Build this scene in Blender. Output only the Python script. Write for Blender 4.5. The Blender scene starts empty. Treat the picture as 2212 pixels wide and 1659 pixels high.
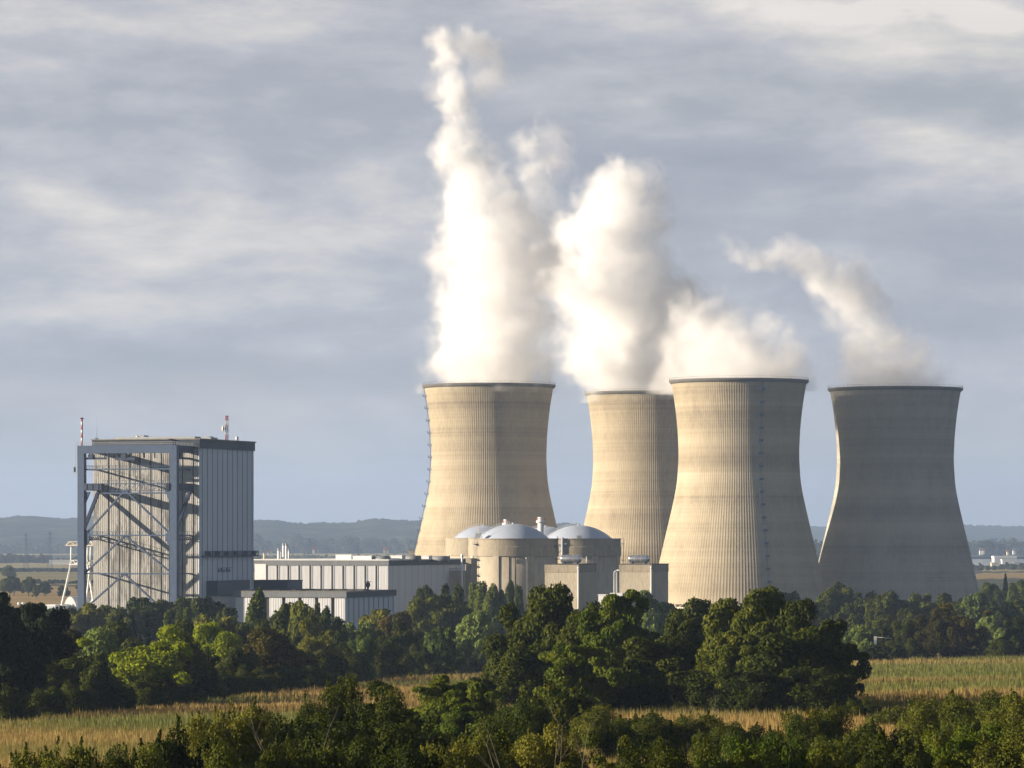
import bpy, math, random
import numpy as np
from mathutils import Vector, Matrix

# ------------------------------------------------------------------ camera, sky, sun, exposure
SC = bpy.context.scene
COL = SC.collection
F = 8401.0            # focal length in units of a 2212-wide picture
EYE = 40.0            # eye height above the plain
V0 = 1160.0           # row of the horizon
U0 = 1106.0

cam_d = bpy.data.cameras.new("camera")
cam_d.sensor_width = 36.0
cam_d.lens = 36.0 * F / 2212.0
cam_d.shift_y = (V0 - 829.5) / 2212.0
cam_d.clip_start = 1.0
cam_d.clip_end = 60000.0
cam = bpy.data.objects.new("camera", cam_d)
cam.location = (0, 0, EYE)
cam.rotation_euler = (math.radians(90), 0, 0)
COL.objects.link(cam)
SC.camera = cam

SUN_EL = 13.0
SUN_TRAVEL = 6.0      # degrees the light travels away from +X towards +Y

def P(u, v, Y):
    return Vector(((u - U0) / F * Y, Y, EYE - (v - V0) / F * Y))

world = bpy.data.worlds.new("World")
SC.world = world
world.use_nodes = True
def build_world():
    nt = world.node_tree
    nt.nodes.clear()
    N = nt.nodes.new; L = nt.links.new
    out = N('ShaderNodeOutputWorld')
    sky = N('ShaderNodeTexSky'); sky.sky_type = 'NISHITA'; sky.sun_disc = False
    sky.sun_elevation = math.radians(SUN_EL); sky.sun_rotation = math.radians(-90 + SUN_TRAVEL)
    sky.air_density = 1.2; sky.dust_density = 1.5
    bg1 = N('ShaderNodeBackground'); bg1.inputs[1].default_value = 0.050
    L(sky.outputs[0], bg1.inputs[0])
    tc = N('ShaderNodeTexCoord')
    mp = N('ShaderNodeMapping'); mp.inputs['Scale'].default_value = (6.5, 6.5, 20)
    mp.inputs['Rotation'].default_value = (0.0, 0.10, 0.0)
    L(tc.outputs['Generated'], mp.inputs[0])
    n1 = N('ShaderNodeTexNoise'); n1.inputs['Scale'].default_value = 1.9; n1.inputs['Detail'].default_value = 9
    n1.inputs['Roughness'].default_value = 0.62; n1.inputs['Distortion'].default_value = 0.12
    L(mp.outputs[0], n1.inputs[0])
    mp2 = N('ShaderNodeMapping'); mp2.inputs['Scale'].default_value = (3.2, 3.2, 13); mp2.inputs['Location'].default_value = (4.3, 1.2, 3.7)
    L(tc.outputs['Generated'], mp2.inputs[0])
    n2 = N('ShaderNodeTexNoise'); n2.inputs['Scale'].default_value = 1.0; n2.inputs['Detail'].default_value = 4
    L(mp2.outputs[0], n2.inputs[0])
    sep = N('ShaderNodeSeparateXYZ'); L(tc.outputs['Generated'], sep.inputs[0])
    # cloud brightness from the two noises
    add = N('ShaderNodeMath'); add.operation = 'MULTIPLY_ADD'; add.inputs[1].default_value = 0.74
    L(n1.outputs[0], add.inputs[0])
    m2 = N('ShaderNodeMath'); m2.operation = 'MULTIPLY_ADD'; m2.inputs[1].default_value = 0.38; m2.inputs[2].default_value = -0.06
    L(n2.outputs[0], m2.inputs[0]); L(m2.outputs[0], add.inputs[2])
    # clouds flatten out towards the horizon
    mr = N('ShaderNodeMapRange'); mr.inputs['From Min'].default_value = 0.0; mr.inputs['From Max'].default_value = 0.05
    mr.inputs['To Min'].default_value = 0.12; mr.inputs['To Max'].default_value = 1.0
    L(sep.outputs['Z'], mr.inputs[0])
    # large bright and dark banks of the cloud deck, placed by bearing and height
    dv = N('ShaderNodeVectorMath'); dv.operation = 'DIVIDE'
    cb = N('ShaderNodeCombineXYZ')
    ay = N('ShaderNodeMath'); ay.operation = 'MAXIMUM'; ay.inputs[1].default_value = 0.2; L(sep.outputs['Y'], ay.inputs[0])
    for i_ in range(3): L(ay.outputs[0], cb.inputs[i_])
    L(tc.outputs['Generated'], dv.inputs[0]); L(cb.outputs[0], dv.inputs[1])
    wn = N('ShaderNodeTexNoise'); wn.inputs['Scale'].default_value = 1.6; wn.inputs['Detail'].default_value = 5; L(mp.outputs[0], wn.inputs[0])
    ws = N('ShaderNodeVectorMath'); ws.operation = 'MULTIPLY_ADD'; ws.inputs[1].default_value = (0.10, 0, 0.045); ws.inputs[2].default_value = (-0.05, 0, -0.0225)
    L(wn.outputs['Color'], ws.inputs[0])
    wv = N('ShaderNodeVectorMath'); wv.operation = 'ADD'; L(dv.outputs[0], wv.inputs[0]); L(ws.outputs[0], wv.inputs[1])
    bank = add.outputs[0]
    for (bu, bv, su, sv, k_) in ((250, 480, 480, 80, .11), (260, 650, 420, 60, .045), (140, 50, 260, 70, .075), (420, 240, 560, 90, -.085), (1250, 180, 300, 40, .03), (1600, 330, 420, 70, -.04), (1880, 210, 330, 70, -.07),
                                 (2050, 340, 260, 45, .065), (1950, 20, 260, 26, .15), (2100, 110, 260, 30, .05), (1500, 300, 130, 26, .05), (1750, 620, 600, 130, -.035), (500, 860, 600, 120, -.03)):
        c_ = ((bu-U0)/F, 0, -(bv-V0)/F)
        sb = N('ShaderNodeVectorMath'); sb.operation = 'SUBTRACT'; L(wv.outputs[0], sb.inputs[0]); sb.inputs[1].default_value = c_
        sc_ = N('ShaderNodeVectorMath'); sc_.operation = 'MULTIPLY'; L(sb.outputs[0], sc_.inputs[0]); sc_.inputs[1].default_value = (F/su, 0, F/sv)
        dt = N('ShaderNodeVectorMath'); dt.operation = 'DOT_PRODUCT'; L(sc_.outputs[0], dt.inputs[0]); L(sc_.outputs[0], dt.inputs[1])
        ex = N('ShaderNodeMath'); ex.operation = 'MULTIPLY'; ex.inputs[1].default_value = -1.0; L(dt.outputs['Value'], ex.inputs[0])
        e2 = N('ShaderNodeMath'); e2.operation = 'EXPONENT'; L(ex.outputs[0], e2.inputs[0])
        e3 = N('ShaderNodeMath'); e3.operation = 'MULTIPLY_ADD'; e3.inputs[1].default_value = k_*1.25; L(e2.outputs[0], e3.inputs[0]); L(bank, e3.inputs[2])
        bank = e3.outputs[0]
    mx = N('ShaderNodeMix'); mx.data_type = 'FLOAT'; mx.inputs['A'].default_value = 0.445
    L(mr.outputs[0], mx.inputs['Factor']); L(bank, mx.inputs['B'])
    cr = N('ShaderNodeValToRGB')
    e = cr.color_ramp.elements
    e[0].position = 0.34; e[0].color = (0.330, 0.350, 0.412, 1)
    e[1].position = 0.68; e[1].color = (0.84, 0.78, 0.73, 1)
    x = e.new(0.46); x.color = (0.410, 0.424, 0.470, 1)
    x = e.new(0.53); x.color = (0.500, 0.505, 0.545, 1)
    x = e.new(0.60); x.color = (0.655, 0.630, 0.615, 1)
    L(mx.outputs[0], cr.inputs[0])
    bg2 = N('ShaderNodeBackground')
    # unseen sky above the view is dimmed to lower the fill on shaded faces
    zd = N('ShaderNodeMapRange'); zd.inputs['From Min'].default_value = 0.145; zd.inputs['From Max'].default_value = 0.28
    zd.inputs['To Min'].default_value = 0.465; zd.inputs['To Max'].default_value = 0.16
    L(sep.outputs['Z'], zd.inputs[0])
    # unseen sky beside and behind the view is dimmed to trim the ambient light
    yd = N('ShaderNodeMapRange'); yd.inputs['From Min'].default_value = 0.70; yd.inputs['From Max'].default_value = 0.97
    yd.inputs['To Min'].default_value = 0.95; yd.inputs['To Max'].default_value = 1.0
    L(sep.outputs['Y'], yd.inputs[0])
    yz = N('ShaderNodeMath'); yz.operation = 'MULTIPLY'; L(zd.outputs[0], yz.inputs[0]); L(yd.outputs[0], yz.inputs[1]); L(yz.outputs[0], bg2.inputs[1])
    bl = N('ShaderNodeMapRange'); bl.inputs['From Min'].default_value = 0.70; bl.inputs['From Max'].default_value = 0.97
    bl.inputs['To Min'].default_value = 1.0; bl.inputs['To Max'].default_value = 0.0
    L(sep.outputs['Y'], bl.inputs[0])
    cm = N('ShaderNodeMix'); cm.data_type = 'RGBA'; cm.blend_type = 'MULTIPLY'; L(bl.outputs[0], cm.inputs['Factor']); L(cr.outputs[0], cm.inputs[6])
    cm.inputs[7].default_value = (0.88, 0.98, 1.13, 1)  # blue tint added to the unseen sky to cool the fill on shaded sides
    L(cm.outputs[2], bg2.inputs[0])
    # breaks in the cover let the blue sky through
    br = N('ShaderNodeMapRange'); br.inputs['From Min'].default_value = 0.56; br.inputs['From Max'].default_value = 0.70
    br.inputs['To Min'].default_value = 0.995; br.inputs['To Max'].default_value = 0.8
    L(n2.outputs[0], br.inputs[0])
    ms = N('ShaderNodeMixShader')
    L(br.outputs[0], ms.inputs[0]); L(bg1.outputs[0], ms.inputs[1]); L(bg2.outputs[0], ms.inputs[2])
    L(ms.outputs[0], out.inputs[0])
build_world()

sun_d = bpy.data.lights.new("sun", 'SUN')
sun_d.energy = 5.0
sun_d.angle = math.radians(0.5)
sun_d.color = (1.0, 0.85, 0.67)
sun = bpy.data.objects.new("sun", sun_d)
a = math.radians(SUN_TRAVEL); el = math.radians(SUN_EL)
LD = Vector((math.cos(a) * math.cos(el), math.sin(a) * math.cos(el), -math.sin(el)))
sun.rotation_euler = LD.to_track_quat('-Z', 'Y').to_euler()
COL.objects.link(sun)

SC.view_settings.view_transform = 'Standard'
SC.view_settings.look = 'None'
SC.view_settings.exposure = 1.15
SC.view_settings.gamma = 1.0
cy = SC.cycles
cy.max_bounces = 20
cy.diffuse_bounces = 3
cy.glossy_bounces = 2
cy.transmission_bounces = 3
cy.transparent_max_bounces = 8
cy.volume_bounces = 20
cy.volume_step_rate = 1.0
cy.volume_max_steps = 256
cy.use_adaptive_sampling = True
cy.adaptive_threshold = 0.02
cy.use_denoising = True
try:
    cy.denoiser = 'OPENIMAGEDENOISE'
    cy.denoising_input_passes = 'RGB_ALBEDO_NORMAL'
except Exception:
    pass
cy.caustics_reflective = False
cy.caustics_refractive = False

# ------------------------------------------------------------------ helpers
def tag(o, label=None, cat=None, group=None, kind=None):
    if label: o['label'] = label
    if cat: o['category'] = cat
    if group: o['group'] = group
    if kind: o['kind'] = kind
    return o

def thing(name, loc, rz=0.0, label=None, cat=None, group=None, kind=None):
    o = bpy.data.objects.new(name, None)
    o.empty_display_size = 1.0
    o.location = loc
    o.rotation_euler = (0, 0, rz)
    COL.objects.link(o)
    return tag(o, label, cat, group, kind)

def raw_mesh(name, V, faces_idx, nper, mat, parent=None, smooth=False, colors=None):
    """faces_idx: flat int array, nper verts in each face."""
    me = bpy.data.meshes.new(name)
    V = np.asarray(V, dtype=np.float32)
    fi = np.asarray(faces_idx, dtype=np.int32).ravel()
    nf = len(fi) // nper
    me.vertices.add(len(V)); me.vertices.foreach_set('co', V.ravel())
    me.loops.add(len(fi)); me.loops.foreach_set('vertex_index', fi)
    me.polygons.add(nf)
    me.polygons.foreach_set('loop_start', np.arange(nf, dtype=np.int32) * nper)
    me.polygons.foreach_set('loop_total', np.full(nf, nper, dtype=np.int32))
    if smooth:
        me.polygons.foreach_set('use_smooth', np.ones(nf, dtype=bool))
    if colors is not None:
        ca = me.color_attributes.new('tint', 'FLOAT_COLOR', 'POINT')
        ca.data.foreach_set('color', np.asarray(colors, dtype=np.float32).ravel())
    me.update(calc_edges=True)
    me.materials.append(mat)
    o = bpy.data.objects.new(name, me)
    COL.objects.link(o)
    if parent: o.parent = parent
    return o

class MB:
    def __init__(s):
        s.v = []; s.f = []; s.sm = []
    def box(s, x0, x1, y0, y1, z0, z1):
        b = len(s.v)
        s.v += [(x0,y0,z0),(x1,y0,z0),(x1,y1,z0),(x0,y1,z0),(x0,y0,z1),(x1,y0,z1),(x1,y1,z1),(x0,y1,z1)]
        for q in ((0,3,2,1),(4,5,6,7),(0,1,5,4),(1,2,6,5),(2,3,7,6),(3,0,4,7)):
            s.f.append(tuple(b+i for i in q)); s.sm.append(False)
        return s
    def beam(s, p0, p1, w, h=None, up=(0,0,1)):
        h = h or w
        p0 = Vector(p0); p1 = Vector(p1)
        d = (p1-p0).normalized()
        up = Vector(up)
        if abs(d.dot(up)) > 0.98: up = Vector((0,1,0))
        r = d.cross(up).normalized(); t = r.cross(d).normalized()
        b = len(s.v)
        for p in (p0, p1):
            for (a_, c_) in ((-1,-1),(1,-1),(1,1),(-1,1)):
                s.v.append(tuple(p + r*(a_*w/2) + t*(c_*h/2)))
        for q in ((0,1,2,3),(7,6,5,4),(0,4,5,1),(1,5,6,2),(2,6,7,3),(3,7,4,0)):
            s.f.append(tuple(b+i for i in q)); s.sm.append(False)
        return s
    def tube(s, p0, p1, r0, r1=None, n=10, cap=True):
        r1 = r0 if r1 is None else r1
        p0 = Vector(p0); p1 = Vector(p1)
        d = (p1-p0).normalized()
        up = Vector((0,0,1)) if abs(d.z) < 0.95 else Vector((1,0,0))
        a_ = d.cross(up).normalized(); c_ = a_.cross(d).normalized()
        b = len(s.v)
        for p, r in ((p0,r0),(p1,r1)):
            for i in range(n):
                t = 2*math.pi*i/n
                s.v.append(tuple(p + a_*(r*math.cos(t)) + c_*(r*math.sin(t))))
        for i in range(n):
            j = (i+1) % n
            s.f.append((b+i, b+j, b+n+j, b+n+i)); s.sm.append(True)
        if cap:
            s.f.append(tuple(b+i for i in reversed(range(n)))); s.sm.append(False)
            s.f.append(tuple(b+n+i for i in range(n))); s.sm.append(False)
        return s
    def lathe(s, prof, n=64, cx=0, cy_=0, a0=0.0, a1=2*math.pi, smooth=True):
        b = len(s.v); full = abs(a1-a0-2*math.pi) < 1e-6
        m = n if full else n+1
        for (r, z) in prof:
            for i in range(m):
                t = a0 + (a1-a0)*i/n
                s.v.append((cx + r*math.cos(t), cy_ + r*math.sin(t), z))
        for k in range(len(prof)-1):
            for i in range(n):
                j = (i+1) % m
                s.f.append((b+k*m+i, b+k*m+j, b+(k+1)*m+j, b+(k+1)*m+i)); s.sm.append(smooth)
        return s
    def poly(s, pts):
        b = len(s.v); s.v += [tuple(p) for p in pts]
        s.f.append(tuple(range(b, b+len(pts)))); s.sm.append(False)
        return s
    def prism(s, pts, z0, z1):
        n = len(pts); b = len(s.v)
        s.v += [(p[0],p[1],z0) for p in pts] + [(p[0],p[1],z1) for p in pts]
        s.f.append(tuple(b+i for i in reversed(range(n)))); s.sm.append(False)
        s.f.append(tuple(b+n+i for i in range(n))); s.sm.append(False)
        for i in range(n):
            j = (i+1) % n
            s.f.append((b+i,b+j,b+n+j,b+n+i)); s.sm.append(False)
        return s
    def xz_plate(s, pts, y0, y1):
        """an outline in x,z given thickness from y0 to y1"""
        n = len(pts); b = len(s.v)
        s.v += [(p[0],y0,p[1]) for p in pts] + [(p[0],y1,p[1]) for p in pts]
        s.f.append(tuple(b+i for i in range(n))); s.sm.append(False)
        s.f.append(tuple(b+n+i for i in reversed(range(n)))); s.sm.append(False)
        for i in range(n):
            j = (i+1) % n
            s.f.append((b+i,b+n+i,b+n+j,b+j)); s.sm.append(False)
        return s
    def build(s, name, mat, parent=None):
        me = bpy.data.meshes.new(name)
        me.from_pydata(s.v, [], s.f)
        me.polygons.foreach_set('use_smooth', s.sm)
        me.materials.append(mat)
        me.update()
        o = bpy.data.objects.new(name, me)
        COL.objects.link(o)
        if parent: o.parent = parent
        return o

# ------------------------------------------------------------------ materials
def new_mat(name):
    m = bpy.data.materials.new(name); m.use_nodes = True
    nt = m.node_tree; nt.nodes.clear()
    return m, nt, nt.nodes.new, nt.links.new

def ramp(N, stops):
    cr = N('ShaderNodeValToRGB'); e = cr.color_ramp.elements
    e[0].position, e[0].color = stops[0][0], (*stops[0][1], 1)
    e[1].position, e[1].color = stops[-1][0], (*stops[-1][1], 1)
    for p, c in stops[1:-1]:
        x = e.new(p); x.color = (*c, 1)
    return cr

def simple(name, col, rough=0.7, metal=0.0, var=0.12, scale=0.3, spec=0.3, stretch=(1,1,1)):
    m, nt, N, L = new_mat(name)
    out = N('ShaderNodeOutputMaterial'); b = N('ShaderNodeBsdfPrincipled')
    b.inputs['Roughness'].default_value = rough; b.inputs['Metallic'].default_value = metal
    b.inputs['Specular IOR Level'].default_value = spec
    tc = N('ShaderNodeTexCoord'); mp = N('ShaderNodeMapping'); mp.inputs['Scale'].default_value = stretch
    n = N('ShaderNodeTexNoise'); n.inputs['Scale'].default_value = scale; n.inputs['Detail'].default_value = 6
    n.inputs['Roughness'].default_value = 0.6
    L(tc.outputs['Object'], mp.inputs[0]); L(mp.outputs[0], n.inputs[0])
    cr = ramp(N, [(0.3, tuple(c*(1-var) for c in col)), (0.7, tuple(min(1, c*(1+var)) for c in col))])
    L(n.outputs[0], cr.inputs[0]); L(cr.outputs[0], b.inputs['Base Color'])
    L(b.outputs[0], out.inputs[0])
    return m

def concrete_tower(name, seed, grey=0.0):
    m, nt, N, L = new_mat(name)
    out = N('ShaderNodeOutputMaterial'); b = N('ShaderNodeBsdfPrincipled')
    b.inputs['Roughness'].default_value = 0.9; b.inputs['Specular IOR Level'].default_value = 0.15
    tc = N('ShaderNodeTexCoord')
    # pour lifts: fine horizontal bands
    sep = N('ShaderNodeSeparateXYZ'); L(tc.outputs['Object'], sep.inputs[0])
    zz = N('ShaderNodeMath'); zz.operation = 'MULTIPLY_ADD'; zz.inputs[1].default_value = 0.62; zz.inputs[2].default_value = seed*17.3
    L(sep.outputs['Z'], zz.inputs[0])
    band = N('ShaderNodeTexNoise'); band.noise_dimensions = '1D'; band.inputs['Scale'].default_value = 1.0; band.inputs['Detail'].default_value = 2
    L(zz.outputs[0], band.inputs['W'])
    big = N('ShaderNodeTexNoise'); big.noise_dimensions = '1D'; big.inputs['Scale'].default_value = 0.14; big.inputs['Detail'].default_value = 1
    L(zz.outputs[0], big.inputs['W'])
    mp = N('ShaderNodeMapping'); mp.inputs['Scale'].default_value = (0.09, 0.09, 0.035); mp.inputs['Location'].default_value = (seed*3.1, seed, 0)
    L(tc.outputs['Object'], mp.inputs[0])
    st = N('ShaderNodeTexNoise'); st.inputs['Scale'].default_value = 1.0; st.inputs['Detail'].default_value = 7; st.inputs['Roughness'].default_value = 0.6
    L(mp.outputs[0], st.inputs[0])
    mpf = N('ShaderNodeMapping'); mpf.inputs['Scale'].default_value = (0.9, 0.9, 0.25)
    L(tc.outputs['Object'], mpf.inputs[0])
    fi = N('ShaderNodeTexNoise'); fi.inputs['Scale'].default_value = 1.0; fi.inputs['Detail'].default_value = 4
    L(mpf.outputs[0], fi.inputs[0])
    # dark weathered zone near the top of the shell (0.62..0.95 of the height)
    wz = N('ShaderNodeMapRange'); wz.interpolation_type = 'SMOOTHSTEP'
    wz.inputs['From Min'].default_value = 72; wz.inputs['From Max'].default_value = 104
    wz.inputs['To Min'].default_value = 0; wz.inputs['To Max'].default_value = 1
    L(sep.outputs['Z'], wz.inputs[0])
    def madd(src, k, prev):
        q = N('ShaderNodeMath'); q.operation = 'MULTIPLY_ADD'; q.inputs[1].default_value = k
        L(src, q.inputs[0])
        if isinstance(prev, float): q.inputs[2].default_value = prev
        else: L(prev, q.inputs[2])
        return q.outputs[0]
    s = madd(band.outputs[0], 0.22, 0.03)
    s = madd(big.outputs[0], 0.45, s)
    s = madd(st.outputs[0], 0.50, s)
    s = madd(fi.outputs[0], 0.28, s)
    st2 = N('ShaderNodeMath'); st2.operation = 'MULTIPLY'
    k2 = N('ShaderNodeMapRange'); k2.inputs['From Min'].default_value = 0.42; k2.inputs['From Max'].default_value = 0.62
    L(st.outputs[0], k2.inputs[0]); L(k2.outputs[0], st2.inputs[0]); L(wz.outputs[0], st2.inputs[1])
    s = madd(st2.outputs[0], -0.20, s)
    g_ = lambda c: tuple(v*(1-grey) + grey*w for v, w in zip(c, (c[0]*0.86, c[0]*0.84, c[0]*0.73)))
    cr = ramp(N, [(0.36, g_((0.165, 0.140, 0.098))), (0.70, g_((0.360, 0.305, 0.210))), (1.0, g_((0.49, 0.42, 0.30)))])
    L(s, cr.inputs[0]); L(cr.outputs[0], b.inputs['Base Color'])
    L(b.outputs[0], out.inputs[0])
    return m

def stained_panel(name, col, dark, amount=0.5):
    """corrugated cladding with lichen stains that run down it"""
    m, nt, N, L = new_mat(name)
    out = N('ShaderNodeOutputMaterial'); b = N('ShaderNodeBsdfPrincipled')
    b.inputs['Roughness'].default_value = 0.75; b.inputs['Specular IOR Level'].default_value = 0.25
    tc = N('ShaderNodeTexCoord')
    mp = N('ShaderNodeMapping'); mp.inputs['Scale'].default_value = (0.9, 0.9, 0.16)
    L(tc.outputs['Object'], mp.inputs[0])
    n = N('ShaderNodeTexNoise'); n.inputs['Scale'].default_value = 1.0; n.inputs['Detail'].default_value = 8; n.inputs['Roughness'].default_value = 0.7
    L(mp.outputs[0], n.inputs[0])
    mq = N('ShaderNodeMapping'); mq.inputs['Scale'].default_value = (0.12, 0.12, 0.05); mq.inputs['Location'].default_value = (7, 3, 1)
    L(tc.outputs['Object'], mq.inputs[0])
    n2 = N('ShaderNodeTexNoise'); n2.inputs['Scale'].default_value = 1.0; n2.inputs['Detail'].default_value = 3
    L(mq.outputs[0], n2.inputs[0])
    ad = N('ShaderNodeMath'); ad.operation = 'ADD'
    h = N('ShaderNodeMath'); h.operation = 'MULTIPLY'; h.inputs[1].default_value = 0.8
    L(n2.outputs[0], h.inputs[0]); L(n.outputs[0], ad.inputs[0]); L(h.outputs[0], ad.inputs[1])
    mr = N('ShaderNodeMapRange'); mr.inputs['From Min'].default_value = 0.88; mr.inputs['From Max'].default_value = 1.03
    mr.inputs['To Max'].default_value = amount
    L(ad.outputs[0], mr.inputs[0])
    sep = N('ShaderNodeSeparateXYZ'); L(tc.outputs['Object'], sep.inputs[0])
    fine = N('ShaderNodeTexNoise'); fine.inputs['Scale'].default_value = 2.5; fine.inputs['Detail'].default_value = 2
    L(mp.outputs[0], fine.inputs[0])
    crf = ramp(N, [(0.3, tuple(c*0.88 for c in col)), (0.7, tuple(min(1, c*1.08) for c in col))])
    L(fine.outputs[0], crf.inputs[0])
    mix = N('ShaderNodeMix'); mix.data_type = 'RGBA'
    L(mr.outputs[0], mix.inputs['Factor']); L(crf.outputs[0], mix.inputs[6]); mix.inputs[7].default_value = (*dark, 1)
    L(mix.outputs[2], b.inputs['Base Color'])
    L(b.outputs[0], out.inputs[0])
    return m

def foliage(name, stops, trans=0.25, nscale=0.35, rnd=0.35):
    m, nt, N, L = new_mat(name)
    out = N('ShaderNodeOutputMaterial')
    oi = N('ShaderNodeObjectInfo')
    geo = N('ShaderNodeNewGeometry')
    n = N('ShaderNodeTexNoise'); n.inputs['Scale'].default_value = nscale; n.inputs['Detail'].default_value = 5; n.inputs['Roughness'].default_value = 0.65
    L(geo.outputs['Position'], n.inputs[0])
    q = N('ShaderNodeMath'); q.operation = 'MULTIPLY_ADD'; q.inputs[1].default_value = rnd; q.inputs[2].default_value = -rnd/2
    L(oi.outputs['Random'], q.inputs[0])
    ad = N('ShaderNodeMath'); ad.operation = 'ADD'; L(n.outputs[0], ad.inputs[0]); L(q.outputs[0], ad.inputs[1])
    # leaf to leaf difference
    isl = N('ShaderNodeMath'); isl.operation = 'MULTIPLY_ADD'; isl.inputs[1].default_value = 0.14; isl.inputs[2].default_value = -0.07
    L(geo.outputs['Random Per Island'], isl.inputs[0])
    ad2 = N('ShaderNodeMath'); ad2.operation = 'ADD'; L(ad.outputs[0], ad2.inputs[0]); L(isl.outputs[0], ad2.inputs[1])
    cr = ramp(N, stops)
    L(ad2.outputs[0], cr.inputs[0])
    b = N('ShaderNodeBsdfPrincipled'); b.inputs['Roughness'].default_value = 0.6; b.inputs['Specular IOR Level'].default_value = 0.06
    t = N('ShaderNodeBsdfTranslucent')
    L(cr.outputs[0], b.inputs['Base Color']); L(cr.outputs[0], t.inputs[0])
    ms = N('ShaderNodeMixShader'); ms.inputs[0].default_value = trans
    L(b.outputs[0], ms.inputs[1]); L(t.outputs[0], ms.inputs[2]); L(ms.outputs[0], out.inputs[0])
    return m

M = {}
M['conc1'] = concrete_tower('tower_concrete_one', 1)
M['conc2'] = concrete_tower('tower_concrete_two', 5)
M['conc3'] = concrete_tower('tower_concrete_three', 3)
M['conc4'] = concrete_tower('tower_concrete_four', 4, 0.75)  # greyer ramp: the grey of this tower's shade is put into its colour
M['rimdark'] = simple('rim_concrete', (0.12, 0.115, 0.10), 0.9)
M['conc'] = stained_panel('reactor_concrete', (0.47, 0.415, 0.31), (0.26, 0.225, 0.165), 0.4)
M['concband'] = stained_panel('reactor_band_concrete', (0.36, 0.31, 0.225), (0.19, 0.165, 0.12), 0.55)
M['clad'] = stained_panel('hall_cladding', (0.50, 0.49, 0.455), (0.13, 0.125, 0.11), 0.75)
M['cladblue'] = simple('blue_grey_cladding', (0.58, 0.64, 0.70), 0.55, var=0.06, scale=0.4, stretch=(1,1,0.1))
M['white'] = simple('white_cladding', (0.66, 0.67, 0.68), 0.6, var=0.07, scale=0.6, stretch=(1,1,0.15))
M['whitepaint'] = simple('white_paint', (0.75, 0.75, 0.74), 0.45, var=0.06)
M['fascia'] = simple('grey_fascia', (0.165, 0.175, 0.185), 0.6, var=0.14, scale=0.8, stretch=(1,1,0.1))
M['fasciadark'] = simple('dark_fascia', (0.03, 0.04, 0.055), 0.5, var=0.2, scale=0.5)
M['seam'] = simple('dark_seam', (0.035, 0.032, 0.03), 0.8, var=0.25, scale=1.5)
M['seamblue'] = simple('blue_seam', (0.10, 0.13, 0.17), 0.6)
M['slot'] = simple('window_slot', (0.05, 0.05, 0.045), 0.35, spec=0.5)
M['steel'] = simple('blue_grey_steel', (0.048, 0.080, 0.145), 0.5, var=0.12, scale=0.5, spec=0.4)
M['steeldark'] = simple('dark_blue_steel', (0.035, 0.05, 0.09), 0.5, var=0.15)
M['navy'] = simple('navy_cladding', (0.032, 0.05, 0.085), 0.5, var=0.15, scale=0.5)
M['roof'] = simple('gravel_roof', (0.20, 0.19, 0.165), 0.95, var=0.25, scale=0.25)
M['roofdark'] = simple('bitumen_roof', (0.06, 0.06, 0.055), 0.9, var=0.3, scale=0.2)
M['dome'] = simple('dome_cladding', (0.42, 0.47, 0.56), 0.35, metal=0.0, var=0.05, scale=0.3, spec=0.5)
M['silver'] = simple('silver_tank', (0.62, 0.63, 0.64), 0.28, metal=0.9, var=0.05)
M['red'] = simple('red_paint', (0.45, 0.06, 0.04), 0.5)
M['cream'] = simple('cream_paint', (0.62, 0.55, 0.42), 0.7)
M['tile'] = simple('roof_tile', (0.22, 0.09, 0.055), 0.85)
M['membrane'] = simple('white_membrane', (0.72, 0.70, 0.66), 0.5, var=0.05)
M['bark'] = simple('bark', (0.075, 0.058, 0.042), 0.95, var=0.3, scale=3)
M['twig'] = simple('pale_twig', (0.20, 0.17, 0.12), 0.9)
M['hgrey'] = simple('grey_sheet_metal', (0.34, 0.36, 0.38), 0.5, var=0.08)

M['f_dark'] = foliage('leaves_dark_green', [(0.30, (0.0193, 0.0282, 0.0033)), (0.50, (0.0414, 0.0566, 0.0056)), (0.72, (0.0830, 0.0926, 0.0093))])
M['f_mid'] = foliage('leaves_mid_green', [(0.30, (0.0393, 0.0535, 0.0059)), (0.50, (0.0757, 0.0925, 0.0103)), (0.72, (0.1287, 0.1367, 0.0158))])
M['f_olive'] = foliage('leaves_olive', [(0.30, (0.0595, 0.0707, 0.0078)), (0.50, (0.1125, 0.1224, 0.0138)), (0.72, (0.1719, 0.1632, 0.0207))])
M['f_yellow'] = foliage('leaves_yellow_green', [(0.30, (0.0794, 0.1154, 0.0059)), (0.50, (0.1719, 0.2244, 0.0099)), (0.72, (0.2909, 0.3263, 0.0148))], 0.35)
M['f_locust'] = foliage('leaves_bright_green', [(0.30, (0.0331, 0.0594, 0.0048)), (0.50, (0.0682, 0.1046, 0.0078)), (0.72, (0.1287, 0.1486, 0.0111))], 0.3)
M['f_grey'] = foliage('leaves_grey_green', [(0.30, (0.0636, 0.0964, 0.0187)), (0.50, (0.1165, 0.1607, 0.0334)), (0.72, (0.1904, 0.2442, 0.0579))])
M['f_brown'] = foliage('leaves_autumn_brown', [(0.30, (0.0345, 0.0340, 0.0052)), (0.50, (0.0713, 0.0635, 0.0092)), (0.72, (0.1495, 0.0997, 0.0128))])
M['f_poplar'] = foliage('leaves_poplar', [(0.30, (0.0421, 0.0646, 0.0075)), (0.50, (0.0814, 0.1097, 0.0124)), (0.72, (0.1333, 0.1614, 0.0186))])
M['f_conifer'] = foliage('needles_dark', [(0.30, (0.0092, 0.0160, 0.0063)), (0.50, (0.0184, 0.0288, 0.0098)), (0.72, (0.0331, 0.0440, 0.0126))], 0.1)
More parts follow.
